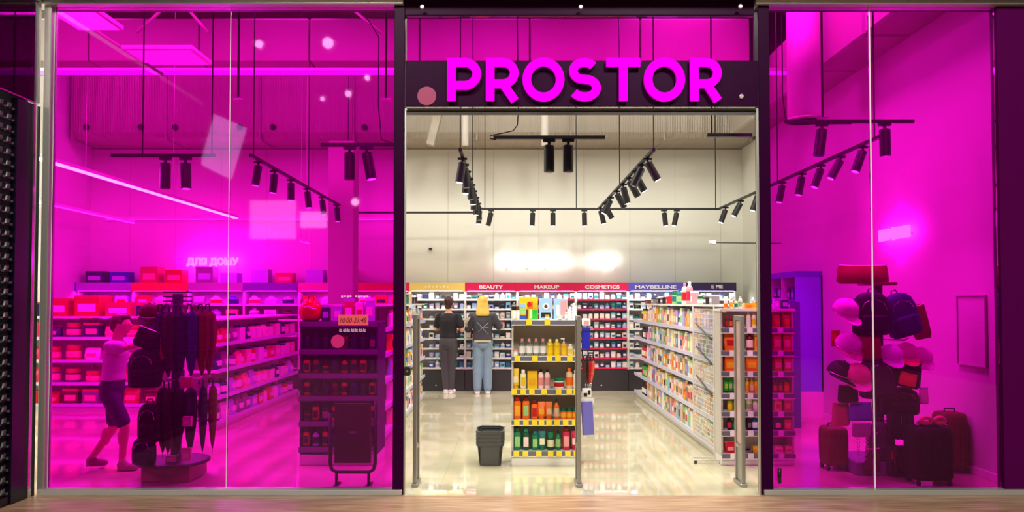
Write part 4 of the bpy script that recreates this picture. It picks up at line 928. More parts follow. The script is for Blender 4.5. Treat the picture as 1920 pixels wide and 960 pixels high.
# local x runs back along the wall, local y towards the wall is positive after the turn (faces the aisle)
MB().box(0, 1.5, .0, .36, 0, .35).build('base', M_WHITE, pc)
for x in (0, .5, 1.0, 1.48): MB().box(x, x+.02, .0, .36, .35, 1.88).build('side_panel', cm(124, 96, 235) if x == 0 else M_WHITE, pc)  # blue-lit look of the near panel is put into its colour
MB().box(0, 1.5, .0, .02, .35, 1.9).build('back_panel', cm(60, 70, 190), pc)
for z in (.36, .66, .96, 1.26, 1.56): MB().box(.02, 1.48, .02, .35, z, z+.015).build('shelf', cm(120, 120, 230), pc)
MB().box(0, 1.5, .0, .36, 1.88, 1.96).build('top_board', cm(90, 90, 200), pc)
pcg = thing('partition_panel', 'dark violet upright panel between the right stand and the perfume cabinet', 'panel', (X(1485, 9.2), 9.2, 0))
MB().box(0, .1, 0, .5, 0, 1.55, bev=.005).build('leaf', cm(70, 40, 130), pcg)
for r, z in enumerate((.375, .675, .975, 1.275, 1.575)):
    for i in range(7):
        c1 = ['blu', 'nav', 'lbl', 'lil', 'blu'][(i+r) % 5]
        product('perfume_box', '%s perfume box, %s from near end, %s shelf of blue cabinet' % (cname[c1], ORD[i], ['bottom', 'second', 'third', 'fourth', 'top'][r]), 'box', 'box', .1, .08, .17, (col[c1], col['lil'], col['nav']), (XR-.004-.27, [10.1, 10.25, 10.4, 10.62, 10.76, 10.9, 11.12][i], z+.0005), -PI/2, 'perfume boxes in the blue cabinet')

# ================================================================ FLOOR ITEMS
# security gates
def gate(lab, px, ytop, tint, w_=.17, poster=False):
    y = 6.3; t_ = thing('security_gate', lab, 'security gate', (X(px, y), y, 0)); h = Z(ytop, y)
    MB().box(-.028, .028, -.03, w_+.03, 0, .03, bev=.006).build('foot_plate', mat('gate_grey', srgb(150, 146, 136), .35, .3), t_)
    for yy in (0, w_): MB().box(-.017, .017, yy-.017, yy+.017, .03, h, bev=.005).build('upright', MATS['gate_grey'], t_)
    MB().box(-.016, .016, .018, w_-.018, h-.04, h, bev=.004).build('top_bar', MATS['gate_grey'], t_)
    MB().box(-.016, .016, .018, w_-.018, .31, .34).build('cross_bar', MATS['gate_grey'], t_)
    MB().box(-.004, .004, .018, w_-.018, .345, h-.045).build('panel', tint, t_)
    MB().box(-.005, .005, .018, w_-.018, .035, .305).build('lower_panel', MATS['gate_grey'], t_)
    return t_
M_GP = mat('gate_panel_rose', srgb(206, 168, 160), .3, noise=.35, nscale=6); M_GP2 = film_glass('gate_acrylic', (.9, .88, .92))
gate('grey security gate at the left side of the entrance', 779, 590, M_GP2)
gate('grey security gate beside the middle stand', 1085, 592, M_GP2)
gate('grey security gate with rose panel in front of the right stand', 1391, 592, M_GP)
# shopping baskets, nested
def basket(z, lab, i):
    t_ = thing('shopping_basket', lab, 'basket', (X(920, 7.2), 7.2, z), 0, 'nested shopping baskets')
    def ring(w_, d_, z_, r_=.03): return [(-w_+r_, -d_, z_), (w_-r_, -d_, z_), (w_, -d_+r_, z_), (w_, d_-r_, z_), (w_-r_, d_, z_), (-w_+r_, d_, z_), (-w_, d_-r_, z_), (-w_, -d_+r_, z_)]
    vs = ring(.1, .12, 0)+ring(.124, .15, .225)+ring(.117, .143, .225)+ring(.094, .114, .006)
    fs = [(a*8+k, a*8+(k+1) % 8, (a+1)*8+(k+1) % 8, (a+1)*8+k) for a in range(3) for k in range(8)]+[tuple(reversed(range(8))), tuple(range(24, 32))]
    MB().add(vs, fs).build('body', M_GREYPL, t_)
    vs = ring(.13, .156, .19)+ring(.135, .16, .228)+ring(.118, .144, .228)
    MB().add(vs, [(a*8+k, a*8+(k+1) % 8, (a+1)*8+(k+1) % 8, (a+1)*8+k) for a in range(2) for k in range(8)]+[(k, 16+k, 16+(k+1) % 8, (k+1) % 8) for k in range(8)]).build('rim', M_GREYPL, t_)
    m = MB()
    for s_ in (-1, 1): m.tube([(s_*.095, -.139, .03), (s_*.111, -.152, .17)], .004, n=6)
    m.build('rib', M_BLACKP, t_)
    if i == 3: MB().tube([(-.12, 0, .236), (-.09, .1, .238), (.09, .1, .238), (.12, 0, .236)], .007, n=6).build('handle', M_BLACKP, t_)
    return t_
for i in range(4): basket(.001+i*.034, 'charcoal shopping basket, %s in the nested stack left of the middle stand' % ['lowest', 'second from the floor', 'third from the floor', 'topmost'][i], i)

# things hanging on the right flank of the middle stand
hk = thing('side_rack', 'grey wire rack on the right flank of the middle stand', 'rack', (x1c+.004, 7.3, 0))
MB().box(0, .012, .0, .02, .09, 1.3).build('upright', M_TAUPE2, hk)
for z in (1.27, .93, .5): MB().tube([(.012, .01, z), (.15, .01, z+.01)], .005, n=6).build('hook', M_ALU, hk)
MB().box(.012, .15, -.055, .09, .565, .572).box(.012, .15, -.055, -.05, .572, .62).build('tray', M_WHITE, hk)
def hp(px, py, y): return Vector((X(px, y), y, Z(py, y)))
def hung_box(name, lab, cat, px0, px1, py0, py1, y, d_, m, tilt=0.0, bev=.006):
    a, b = hp(px0, py1, y), hp(px1, py0, y); t_ = thing(name, lab, cat, ((a.x+b.x)/2, y, a.z), 0, None, (0, tilt, 0)); W = (b.x-a.x)/2; h = b.z-a.z
    MB().box(-W, W, -d_/2, d_/2, 0, h, bev=bev).build('body', m, t_)
    return t_, W, h
t_, W, h = hung_box('hanging_pouch', 'bright blue fabric pouch hanging beside the top of the middle stand', 'bag', 1091, 1106, 613, 655, 7.24, .03, cm(30, 34, 170))
MB().tube([(-W*.5, 0, h), (0, .0, h+.03), (W*.5, 0, h)], .004, n=6).build('loop', col['bla'], t_); MB().box(-W, W, -.018, -.0155, h*.8, h*.84).build('zip', col['nav'], t_)
t_, W, h = hung_box('hanging_card', 'white packaged sponge card above the blue pouch', 'card', 1091, 1107, 597, 611, 7.24, .02, col['whi']); MB().box(-W*.6, W*.6, -.0125, -.0105, h*.2, h*.7).build('print_patch', col['pnk'], t_)
def umbrella(lab, top, ln_, r_, m, handle=M_BLACK, rot=(0, 0, 0), up=True, hh=.11):
    """closed umbrella hanging by its crook: origin at the crook, canopy below"""
    t_ = thing('folded_umbrella', lab, 'umbrella', top, 0, None, rot)
    MB().tube([(-.03, 0, -.045), (-.028, 0, -.01), (0, 0, .0), (.008, 0, -.03), (.008, 0, -hh)], .007, n=8).build('handle', handle, t_)
    c = MB(); n = 12; prof = [(.35, -hh), (.8, -hh-ln_*.06), (1, -hh-ln_*.3), (.8, -hh-ln_*.6), (.42, -hh-ln_*.88), (.1, -hh-ln_)]
    vs = [(.008+r_*k*(1+(.16 if j % 2 else -.1))*math.cos(2*PI*j/n), r_*k*(1+(.16 if j % 2 else -.1))*math.sin(2*PI*j/n), z) for k, z in prof for j in range(n)]
    c.add(vs, [(a*n+j, a*n+(j+1) % n, (a+1)*n+(j+1) % n, (a+1)*n+j) for a in range(5) for j in range(n)]+[tuple(range(n)), tuple(reversed(range(5*n, 6*n)))], 0, False)
    c.build('canopy', m, t_)
    MB().cyl((.008, 0, -hh-ln_), (.008, 0, -hh-ln_-.05), .004, n=6).build('tip', M_CHROME, t_)
    MB().lathe([(r_*.9, 0), (r_*.9, .02)], (.008, 0, -hh-ln_*.62), n=10).build('tie_strap', m, t_)
    return t_
zc = Z(666, 7.27)
for i, (px, m, nm) in enumerate([(1092, 'choc', 'brown'), (1099, 'bla', 'black'), (1106, 'red', 'red'), (1112, 'red', 'coral red')]):
    umbrella('small %s folded umbrella on the flank rack of the middle stand' % nm, (X(px, 7.3), 7.31, zc), .22, .018, col[m] if nm != 'coral red' else cm(224, 84, 66), rot=(0, (-.08, -.03, .05, .1)[i], 0), hh=.06)
t_, W, h = hung_box('paper_bag', 'lilac paper bag hanging low beside the middle stand', 'bag', 1092, 1113, 752, 815, 7.25, .05, cm(112, 104, 190), tilt=-.05)
MB().tube([(-W*.5, 0, h), (-W*.3, 0, h+.05), (W*.3, 0, h+.05), (W*.5, 0, h)], .003, n=6).build('handle', col['whi'], t_)
t_, W, h = hung_box('blister_pack', 'white and black blister pack above the lilac bag', 'pack', 1091, 1108, 728, 745, 7.25, .03, col['whi'])
MB().box(-W*.7, W*.1, -.018, -.0155, h*.1, h*.5).box(W*.2, W*.8, -.018, -.0155, h*.3, h*.8).build('print_patch', col['bla'], t_)

# sign easel behind the left window
ea = thing('poster_stand', 'black board in a dark tubular frame standing behind the left window', 'poster stand', (X(663, 6.32), 6.32, 0)); u_ = S(6.32)
def L_(px, py): return ((px-663)*u_, 0, Z(py, 6.32))
zq0 = Z(886, 6.32)
MB().tube([L_(621, 775), L_(621, 868), L_(624, 880), L_(633, 885), L_(694, 885), L_(702, 880), L_(705, 868), L_(705, 752)], .015, n=10).build('frame_tube', M_BLACK, ea)
for px in (633, 693): MB().tube([(L_(px, 0)[0], 0, zq0), (L_(px, 0)[0], 0, .014)], .013, n=8).box(L_(px, 0)[0]-.018, L_(px, 0)[0]+.018, -.1, .1, 0, .014).build('leg', M_BLACK, ea)
MB().box(L_(629, 0)[0], L_(697, 0)[0], -.012, .012, Z(868, 6.32), Z(756, 6.32), bev=.004).build('board', mat('board_black', srgb(52, 30, 38), .5), ea)
for px in (625, 701): MB().box(L_(px, 0)[0]-.018, L_(px, 0)[0]+.018, -.006, .006, Z(852, 6.32), Z(846, 6.32)).build('bracket', M_ALU, ea)
MB().box(-.03, .03, -.014, -.0125, Z(812, 6.32), Z(808, 6.32)).build('maker_plate', mat('plate', srgb(130, 100, 140), .4), ea)

# ================================================================ BAGS, CAPS, CASES
KS = 1.0
def backpack(lab, c, w_, h_, d_, m, trim=M_BLACK, rot=(0, 0, 0), name='backpack', cat='backpack'):
    w_ *= KS; h_ *= KS
    t_ = thing(name, lab, cat, c, 0, None, rot)
    B = MB(); n = 16; rings = []
    for z, k in ((0, .8), (.05, .96), (.3, 1.0), (.65, .98), (.85, .85), (.96, .6), (1, .3)):
        rings.append([(w_/2*k*math.copysign(abs(math.cos(a))**.6, math.cos(a)), d_/2*k*math.copysign(abs(math.sin(a))**.6, math.sin(a)), h_*z-h_/2) for a in [2*PI*j/n for j in range(n)]])
    vs = [v for r_ in rings for v in r_]; N = len(rings)
    B.add(vs, [(a*n+j, a*n+(j+1) % n, (a+1)*n+(j+1) % n, (a+1)*n+j) for a in range(N-1) for j in range(n)]+[tuple(reversed(range(n))), tuple(range((N-1)*n, N*n))], 0, True).build('body', m, t_)
    MB().box(-w_*.36, w_*.36, -d_/2-.022, -d_/2*.7, -h_*.42, -h_*.02, bev=.02).build('pocket', m, t_)
    MB().tube([(-w_*.33, -d_/2*.93, h_*.1), (-w_*.25, -d_/2*.86, h_*.26), (0, -d_/2*.8, h_*.34), (w_*.25, -d_/2*.86, h_*.26), (w_*.33, -d_/2*.93, h_*.1)], .0045, n=5).build('zip', M_CHROME, t_)
    MB().tube([(-.03, 0, h_*.48), (-.02, 0, h_*.48+.04), (.02, 0, h_*.48+.04), (.03, 0, h_*.48)], .006, n=6).build('handle', trim, t_)
    for s_ in (-1, 1): MB().tube([(s_*w_*.2, d_*.42, h_*.4), (s_*w_*.32, d_*.62, 0), (s_*w_*.3, d_*.42, -h_*.4)], .01, n=6).build('strap', trim, t_)
    return t_
def pouch(lab, c, w_, h_, d_, m, trim, rot=(0, 0, 0), name='cosmetic_pouch', cat='pouch'):
    w_ *= KS; h_ *= KS
    t_ = thing(name, lab, cat, c, 0, None, rot); n = 14; B = MB(); rings = []
    for z, k, dk in ((0, .86, .7), (.12, 1, 1), (.6, .97, .8), (.92, .93, .25), (1, .9, .12)):
        rings.append([(w_/2*k*math.copysign(abs(math.cos(a))**.5, math.cos(a)), d_/2*dk*math.sin(a), h_*z-h_/2) for a in [2*PI*j/n for j in range(n)]])
    B.add([v for r_ in rings for v in r_], [(a*n+j, a*n+(j+1) % n, (a+1)*n+(j+1) % n, (a+1)*n+j) for a in range(4) for j in range(n)]+[tuple(reversed(range(n))), tuple(range(4*n, 5*n))], 0, True).build('body', m, t_)
    MB().tube([(-w_*.45, -.006, h_*.5), (-w_*.2, -.006, h_*.46), (w_*.2, -.006, h_*.46), (w_*.45, -.006, h_*.5)], .006, n=6).build('zip', trim, t_)
    return t_
def capp(lab, c, r_, m, trim, rot=(0, 0, 0)):
    r_ *= KS*1.1
    t_ = thing('baseball_cap', lab, 'cap', c, 0, None, rot)
    MB().lathe([(r_, 0), (r_*1.0, r_*.3), (r_*.85, r_*.7), (r_*.5, r_*.98), (r_*.08, r_*1.08)], n=18).build('crown', m, t_)
    B = MB(); n = 9; out = []
    for zz in (0, -.006):
        for j in range(n):
            a = PI+PI*j/(n-1); out.append((r_*.98*math.cos(a), r_*.98*math.sin(a), zz))
        for j in range(n):
            a = PI+PI*j/(n-1); out.append((r_*1.0*math.cos(a), r_*1.75*math.sin(a)-.0, zz-.012-abs(math.sin(a))*.012))
    fs = [(j, j+1, n+j+1, n+j) for j in range(n-1)]+[(2*n+j, 3*n+j, 3*n+j+1, 2*n+j+1) for j in range(n-1)]+[(n+j, n+j+1, 3*n+j+1, 3*n+j) for j in range(n-1)]
    B.add(out, fs).build('brim', trim, t_)
    MB().lathe([(r_*.1, r_*1.06), (r_*.08, r_*1.13)], n=8).build('button', trim, t_)
    MB().tube([(r_*1.01*math.cos(PI+PI*j/8), r_*1.01*math.sin(PI+PI*j/8), .006) for j in range(9)], .004, n=5).build('piping', col['whi'], t_)
    return t_
def slipper(lab, c, m, sole, rot):
    t_ = thing('slipper', lab, 'slipper', c, 0, None, rot)
    o_ = [(.0, -.125), (.035, -.115), (.043, -.06), (.034, .0), (.046, .07), (.038, .115), (0, .13), (-.036, .11), (-.042, .06), (-.032, 0), (-.04, -.06), (-.034, -.11)]
    n = len(o_); MB().add([(x, y, z) for z in (0, .018) for x, y in o_], [tuple(reversed(range(n))), tuple(range(n, 2*n))]+[(i, (i+1) % n, n+(i+1) % n, n+i) for i in range(n)]).build('sole', sole, t_)
    B = MB(); k = 7
    pts = [(.046*math.cos(PI*j/(k-1))*s_, y, .018+.024*math.sin(PI*j/(k-1))*s_) for y, s_ in ((.01, 1.0), (.09, .88)) for j in range(k)]
    B.add(pts, [(j, j+1, k+j+1, k+j) for j in range(k-1)], 0, True).build('strap', m, t_)
    return t_
# ---- left display tower
TY = 6.62
tl = thing('display_tower', 'dark display tower on a square box base hung with bags and umbrellas, left window', 'display stand', (X(330, TY), TY, 0))
ub = S(TY)
MB().box(-.21, .21, -.17, .2, 0, .135, bev=.006).build('base_box', mat('maroon_box', srgb(150, 90, 110), .5), tl)
MB().lathe([(.28, .136), (.3, .14), (.3, .158), (.27, .162)], n=30).build('tray', M_BLACK, tl)
MB().box(-.035, .035, -.0, .07, .16, 1.62, bev=.006).build('pole', mat('tower_violet', srgb(70, 50, 100), .4), tl)
for z in (1.56, 1.6, 1.64): MB().box(-.11, .11, -.01, .08, z-.012, z).build('top_slat', MATS['tower_violet'], tl)
for z in (1.52, .86):
    m = MB()
    for a in range(8):
        t0 = 2*PI*a/8; m.tube([(0, .035, z), (.2*math.cos(t0), .035+.2*math.sin(t0), z), (.23*math.cos(t0), .035+.23*math.sin(t0), z+.02)], .005, n=5)
    m.build('hook_ring', M_ALU, tl)
tx, ty_ = X(330, TY), TY+.035
def at_(a, r_, z): return (tx+r_*math.cos(math.radians(a)), ty_+r_*math.sin(math.radians(a)), z)
ums = [(-115, .17, 'nav', 'navy'), (-88, .2, 'choc', 'dark brown'), (-62, .2, 'nav', 'dark blue'), (-36, .21, 'blu', 'blue'), (-12, .24, 'dred', 'dark red'), (14, .26, 'mag', 'crimson')]
for i, (a, r_, m, nm) in enumerate(ums):
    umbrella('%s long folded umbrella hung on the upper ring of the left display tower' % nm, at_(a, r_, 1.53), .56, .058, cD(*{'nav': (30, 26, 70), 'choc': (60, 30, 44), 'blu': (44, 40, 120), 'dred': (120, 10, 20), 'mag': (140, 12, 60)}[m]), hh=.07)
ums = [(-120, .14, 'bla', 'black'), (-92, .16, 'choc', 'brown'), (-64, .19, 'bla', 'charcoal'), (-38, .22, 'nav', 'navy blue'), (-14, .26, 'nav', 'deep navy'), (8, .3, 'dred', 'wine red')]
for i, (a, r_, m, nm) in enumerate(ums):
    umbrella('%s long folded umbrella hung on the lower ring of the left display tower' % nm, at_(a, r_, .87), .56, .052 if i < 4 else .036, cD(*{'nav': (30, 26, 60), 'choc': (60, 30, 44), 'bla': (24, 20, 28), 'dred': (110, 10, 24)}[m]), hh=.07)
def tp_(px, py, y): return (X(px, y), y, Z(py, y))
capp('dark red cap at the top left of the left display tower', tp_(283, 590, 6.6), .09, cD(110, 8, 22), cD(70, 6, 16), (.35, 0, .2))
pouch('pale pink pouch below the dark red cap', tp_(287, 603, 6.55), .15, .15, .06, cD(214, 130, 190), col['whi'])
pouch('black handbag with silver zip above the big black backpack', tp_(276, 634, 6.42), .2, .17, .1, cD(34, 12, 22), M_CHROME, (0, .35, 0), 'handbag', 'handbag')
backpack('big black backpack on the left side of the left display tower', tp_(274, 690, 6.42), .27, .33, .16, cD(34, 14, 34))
rp = pouch('small red pouch in the middle of the left display tower', tp_(312, 655, 6.45), .1, .17, .05, cD(170, 30, 60), col['lpnk'])
MB().tube([(0, 0, .08), (.02, .0, .2), (.035, .02, 1.545-Z(655, 6.45))], .003, n=5).build('hanging_loop', M_BLACK, rp)
pouch('pink pouch hanging on the front of the left display tower', tp_(352, 717, 6.3), .11, .09, .04, cD(200, 60, 120), col['lpnk'])
backpack('slim dark backpack low on the left side of the left display tower', tp_(284, 792, 6.42), .19, .33, .13, cD(48, 18, 34))
backpack('small dark violet backpack resting on the tray at the left', (X(274, 6.42), 6.42, .162+.115), .19, .23, .12, cD(46, 26, 66))
for i, (px, py, w_, h_, c_) in enumerate([(354, 790, 16, 18, 'pink'), (353, 852, 17, 24, 'pale pink'), (310, 880, 18, 12, 'light pink')]):
    z0 = Z(py+h_/2, 6.36) if i != 2 else .1635
    product('hanging_box', '%s small box on the left display tower, %s' % (c_, ['below the pink pouch', 'low at the front', 'on its tray']), 'box', 'box', w_*S(6.36), .03, h_*S(6.36), (cD(220, 110, 170), cD(240, 180, 215), cD(200, 80, 150)), (X(px, 6.36), 6.36 if i != 2 else 6.5, z0), 0, None, True) if False else \
    product('hanging_box', '%s small box on the left display tower, %s' % (c_, ['below the pink pouch', 'low at the front', 'on its tray'][i]), 'box', 'box', w_*S(6.36), .03, h_*S(6.36), (cD(220, 110, 170), cD(240, 180, 215), cD(200, 80, 150)), (X(px, 6.36), 6.36 if i != 2 else 6.5, z0), 0, None, True)
# ---- right display tower
RYT = 6.95
KS = 1.22
tr = thing('display_tower', 'display tower crowded with caps, bags and slippers behind the right window', 'display stand', (X(1645, RYT), RYT, 0))
MB().box(-.33, .2, -.25, .25, 0, .12, bev=.01).build('base_box', mat('violet_base', srgb(120, 60, 130), .5), tr)
MB().box(-.035, .035, -.035, .035, .12, 1.72, bev=.005).build('pole', M_BLACK, tr)
MB().box(-.14, .14, -.1, .1, 1.70, 1.73, bev=.005).build('top_board', mat('dark_red_board', srgb(120, 20, 44), .4), tr)
for z in (1.45, 1.2, .95, .7, .45):
    m = MB()
    for a in range(6):
        t0 = 2*PI*a/6; m.tube([(0, 0, z), (.26*math.cos(t0), .26*math.sin(t0), z), (.29*math.cos(t0), .29*math.sin(t0), z+.02)], .005, n=5)
    m.build('hook_ring', M_ALU, tr)
D0 = 6.68
RT = 'of the right display tower'
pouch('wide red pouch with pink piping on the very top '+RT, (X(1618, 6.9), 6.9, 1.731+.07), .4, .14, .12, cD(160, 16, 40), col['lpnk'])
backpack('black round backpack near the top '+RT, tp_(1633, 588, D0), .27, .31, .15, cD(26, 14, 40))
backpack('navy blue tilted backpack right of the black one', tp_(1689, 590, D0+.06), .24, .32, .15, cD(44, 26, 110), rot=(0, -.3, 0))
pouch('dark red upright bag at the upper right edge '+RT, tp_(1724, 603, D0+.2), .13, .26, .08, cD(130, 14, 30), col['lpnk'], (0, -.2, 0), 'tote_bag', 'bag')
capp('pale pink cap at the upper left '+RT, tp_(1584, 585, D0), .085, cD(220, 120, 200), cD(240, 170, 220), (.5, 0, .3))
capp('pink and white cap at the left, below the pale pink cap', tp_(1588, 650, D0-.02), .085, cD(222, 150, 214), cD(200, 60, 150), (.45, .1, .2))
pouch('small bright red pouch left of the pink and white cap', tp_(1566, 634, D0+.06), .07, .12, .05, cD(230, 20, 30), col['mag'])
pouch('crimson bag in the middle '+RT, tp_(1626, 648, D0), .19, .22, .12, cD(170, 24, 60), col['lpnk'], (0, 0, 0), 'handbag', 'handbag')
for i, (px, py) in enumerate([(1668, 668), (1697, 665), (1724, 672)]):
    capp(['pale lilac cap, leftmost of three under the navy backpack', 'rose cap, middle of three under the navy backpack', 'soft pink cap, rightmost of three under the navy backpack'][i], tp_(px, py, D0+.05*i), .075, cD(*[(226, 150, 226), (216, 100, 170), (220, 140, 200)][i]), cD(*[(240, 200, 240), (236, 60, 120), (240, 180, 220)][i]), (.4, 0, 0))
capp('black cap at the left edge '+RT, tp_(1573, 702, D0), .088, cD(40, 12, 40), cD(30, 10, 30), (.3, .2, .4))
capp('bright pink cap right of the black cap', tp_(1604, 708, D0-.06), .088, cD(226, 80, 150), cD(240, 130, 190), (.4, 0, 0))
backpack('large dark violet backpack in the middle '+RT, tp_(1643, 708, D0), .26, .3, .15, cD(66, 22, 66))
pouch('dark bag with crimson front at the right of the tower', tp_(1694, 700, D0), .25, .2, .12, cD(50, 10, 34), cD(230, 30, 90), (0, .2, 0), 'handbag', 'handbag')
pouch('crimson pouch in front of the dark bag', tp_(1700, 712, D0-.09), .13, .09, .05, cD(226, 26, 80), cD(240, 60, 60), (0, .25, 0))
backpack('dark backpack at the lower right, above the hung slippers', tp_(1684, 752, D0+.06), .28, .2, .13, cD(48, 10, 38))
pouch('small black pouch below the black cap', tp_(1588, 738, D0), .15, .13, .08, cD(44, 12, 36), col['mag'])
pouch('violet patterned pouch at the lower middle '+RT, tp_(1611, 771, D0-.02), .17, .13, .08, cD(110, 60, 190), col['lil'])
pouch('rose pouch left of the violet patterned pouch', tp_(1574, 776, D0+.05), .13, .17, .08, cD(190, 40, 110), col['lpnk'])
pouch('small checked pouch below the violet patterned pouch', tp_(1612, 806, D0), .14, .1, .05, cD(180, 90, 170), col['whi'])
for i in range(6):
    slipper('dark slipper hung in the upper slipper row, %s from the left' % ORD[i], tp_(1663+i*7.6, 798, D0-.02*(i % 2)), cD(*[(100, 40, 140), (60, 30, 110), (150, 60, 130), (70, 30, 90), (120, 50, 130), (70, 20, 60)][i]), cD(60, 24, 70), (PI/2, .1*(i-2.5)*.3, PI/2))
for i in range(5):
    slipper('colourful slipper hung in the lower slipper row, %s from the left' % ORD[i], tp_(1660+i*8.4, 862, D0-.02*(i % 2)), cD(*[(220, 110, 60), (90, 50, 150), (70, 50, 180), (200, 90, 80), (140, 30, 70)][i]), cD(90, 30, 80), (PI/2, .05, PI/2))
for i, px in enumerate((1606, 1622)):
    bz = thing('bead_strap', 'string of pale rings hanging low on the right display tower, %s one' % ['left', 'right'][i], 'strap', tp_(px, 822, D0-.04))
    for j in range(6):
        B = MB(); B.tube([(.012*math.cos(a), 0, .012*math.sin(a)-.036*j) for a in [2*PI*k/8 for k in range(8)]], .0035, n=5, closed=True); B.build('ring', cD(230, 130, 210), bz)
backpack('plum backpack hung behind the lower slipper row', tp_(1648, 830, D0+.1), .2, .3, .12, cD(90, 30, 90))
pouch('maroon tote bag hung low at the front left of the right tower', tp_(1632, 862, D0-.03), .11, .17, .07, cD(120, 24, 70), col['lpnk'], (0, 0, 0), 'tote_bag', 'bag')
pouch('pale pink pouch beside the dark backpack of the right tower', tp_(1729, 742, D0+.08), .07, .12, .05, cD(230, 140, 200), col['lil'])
def suitcase(lab, px0, px1, py0, y, d_, m, rz=0, handle=True):
    x0, x1 = X(px0, y), X(px1, y); h = Z(py0, y); W = (x1-x0)/2; t_ = thing('suitcase', lab, 'suitcase', ((x0+x1)/2, y+d_/2, 0), rz)
    B = MB(); n = 20; rings = []
    def se(a, p): return math.copysign(abs(math.cos(a))**p, math.cos(a)), math.copysign(abs(math.sin(a))**p, math.sin(a))
    for z, k in ((.045, .86), (.07, .97), (.2, 1), (h*.8, 1), (h*.93, .97), (h*.985, .86), (h, .66)):
        rings.append([(W*k*se(2*PI*j/n, .45)[0], d_/2*k*se(2*PI*j/n, .45)[1], z) for j in range(n)])
    N = len(rings); B.add([v for r_ in rings for v in r_], [(a*n+j, a*n+(j+1) % n, (a+1)*n+(j+1) % n, (a+1)*n+j) for a in range(N-1) for j in range(n)]+[tuple(reversed(range(n))), tuple(range((N-1)*n, N*n))], 0, True).build('shell', m, t_)
    for k in range(4): MB().box(-W*.66+k*W*.44-.008, -W*.66+k*W*.44+.008, -d_/2-.006, -d_/2+.01, .1, h*.88, bev=.004).build('ridge', m, t_)
    for sx in (-1, 1):
        for sy in (-1, 1): MB().cyl((sx*W*.75-.012, sy*d_*.3, .022), (sx*W*.75+.012, sy*d_*.3, .022), .022, n=12).box(sx*W*.75-.01, sx*W*.75+.01, sy*d_*.3-.012, sy*d_*.3+.012, .02, .07).build('wheel', M_BLACKP, t_)
    if handle: MB().tube([(-.05, 0, h-.006), (-.045, 0, h+.03), (.045, 0, h+.03), (.05, 0, h-.006)], .008, n=6).build('handle', M_BLACKP, t_)
    return t_, h
t_, hs = suitcase('black hard suitcase standing right behind the right window', 1714, 1792, 803, 6.28, .26, cD(18, 6, 12), handle=False)
suitcase('dark red suitcase behind the black suitcase', 1768, 1817, 776, 6.78, .26, cD(120, 16, 46))
suitcase('maroon suitcase on the floor left of the right display tower', 1548, 1592, 803, 6.86, .24, cD(130, 30, 60))
np_ = thing('neck_pillow', 'pink pair of round neck pillows lying on the black suitcase', 'pillow', (X(1741, 6.4), 6.4, hs+.001))
for s_ in (-1, 1): MB().tube([(s_*.058+.042*math.cos(a), -.04+.03*math.sin(a)*0, .05+.026*math.sin(a)) for a in [2*PI*k/14 for k in range(14)]], .017, n=8, closed=True).build('ring', cD(222, 60, 130), np_)
MB().box(-.1, .1, -.03, .05, 0, .035, bev=.012).build('pad', cD(170, 30, 90), np_)
for s_ in (-1, 1): MB().lathe([(.001, 0), (.012, .004), (.012, .016), (.001, .02)], (s_*.118, -.02, .0), n=10).build('clip', M_CHROME, np_)
# ================================================================ PEOPLE
def remeshed(mb, name, m, parent, vox=.012, smooth=6):
    me = mb.mesh(name, [m] if not isinstance(m, list) else m); o = link(name, me)
    bm = bmesh.new(); bm.from_mesh(me); bmesh.ops.recalc_face_normals(bm, faces=bm.faces); bm.to_mesh(me); bm.free()
    r = o.modifiers.new('r', 'REMESH'); r.mode = 'VOXEL'; r.voxel_size = vox; r.use_smooth_shade = True
    s_ = o.modifiers.new('s', 'SMOOTH'); s_.iterations = smooth; s_.factor = .5
    bpy.context.view_layer.update()
    me2 = bpy.data.meshes.new_from_object(o.evaluated_get(bpy.context.evaluated_depsgraph_get())); me2.name = name
    bpy.data.objects.remove(o); me2.materials.clear(); me2.materials.append(m)
    return link(name, me2, parent)
def ball(m, c, rx, ry=None, rz_=None, n=14):
    ry = ry or rx; rz_ = rz_ or rx; N = 8
    vs = []
    for i in range(1, N):
        a = PI*i/N; vs += [(c[0]+rx*math.sin(a)*math.cos(2*PI*j/n), c[1]+ry*math.sin(a)*math.sin(2*PI*j/n), c[2]-rz_*math.cos(a)) for j in range(n)]
    b0 = len(vs); vs += [(c[0], c[1], c[2]-rz_), (c[0], c[1], c[2]+rz_)]
    fs = [(i*n+j, i*n+(j+1) % n, (i+1)*n+(j+1) % n, (i+1)*n+j) for i in range(N-2) for j in range(n)]
    fs += [(b0, (j+1) % n, j) for j in range(n)]+[(b0+1, (N-2)*n+j, (N-2)*n+(j+1) % n) for j in range(n)]
    return m.add(vs, fs, 0, True)
def limb(m, pts, rs):
    for i in range(len(pts)-1): m.cyl(pts[i], pts[i+1], rs[i], rs[i+1], n=14)
    for p, r in zip(pts, rs): ball(m, p, r)
def loft(m, rings, n=20):        # rings: (z, rx, ry, cx, cy)
    vs = [(r[3]+r[1]*math.cos(2*PI*j/n), r[4]+r[2]*math.sin(2*PI*j/n), r[0]) for r in rings for j in range(n)]; N = len(rings)
    m.add(vs, [(a*n+j, a*n+(j+1) % n, (a+1)*n+(j+1) % n, (a+1)*n+j) for a in range(N-1) for j in range(n)]+[tuple(reversed(range(n))), tuple(range((N-1)*n, N*n))], 0, True)
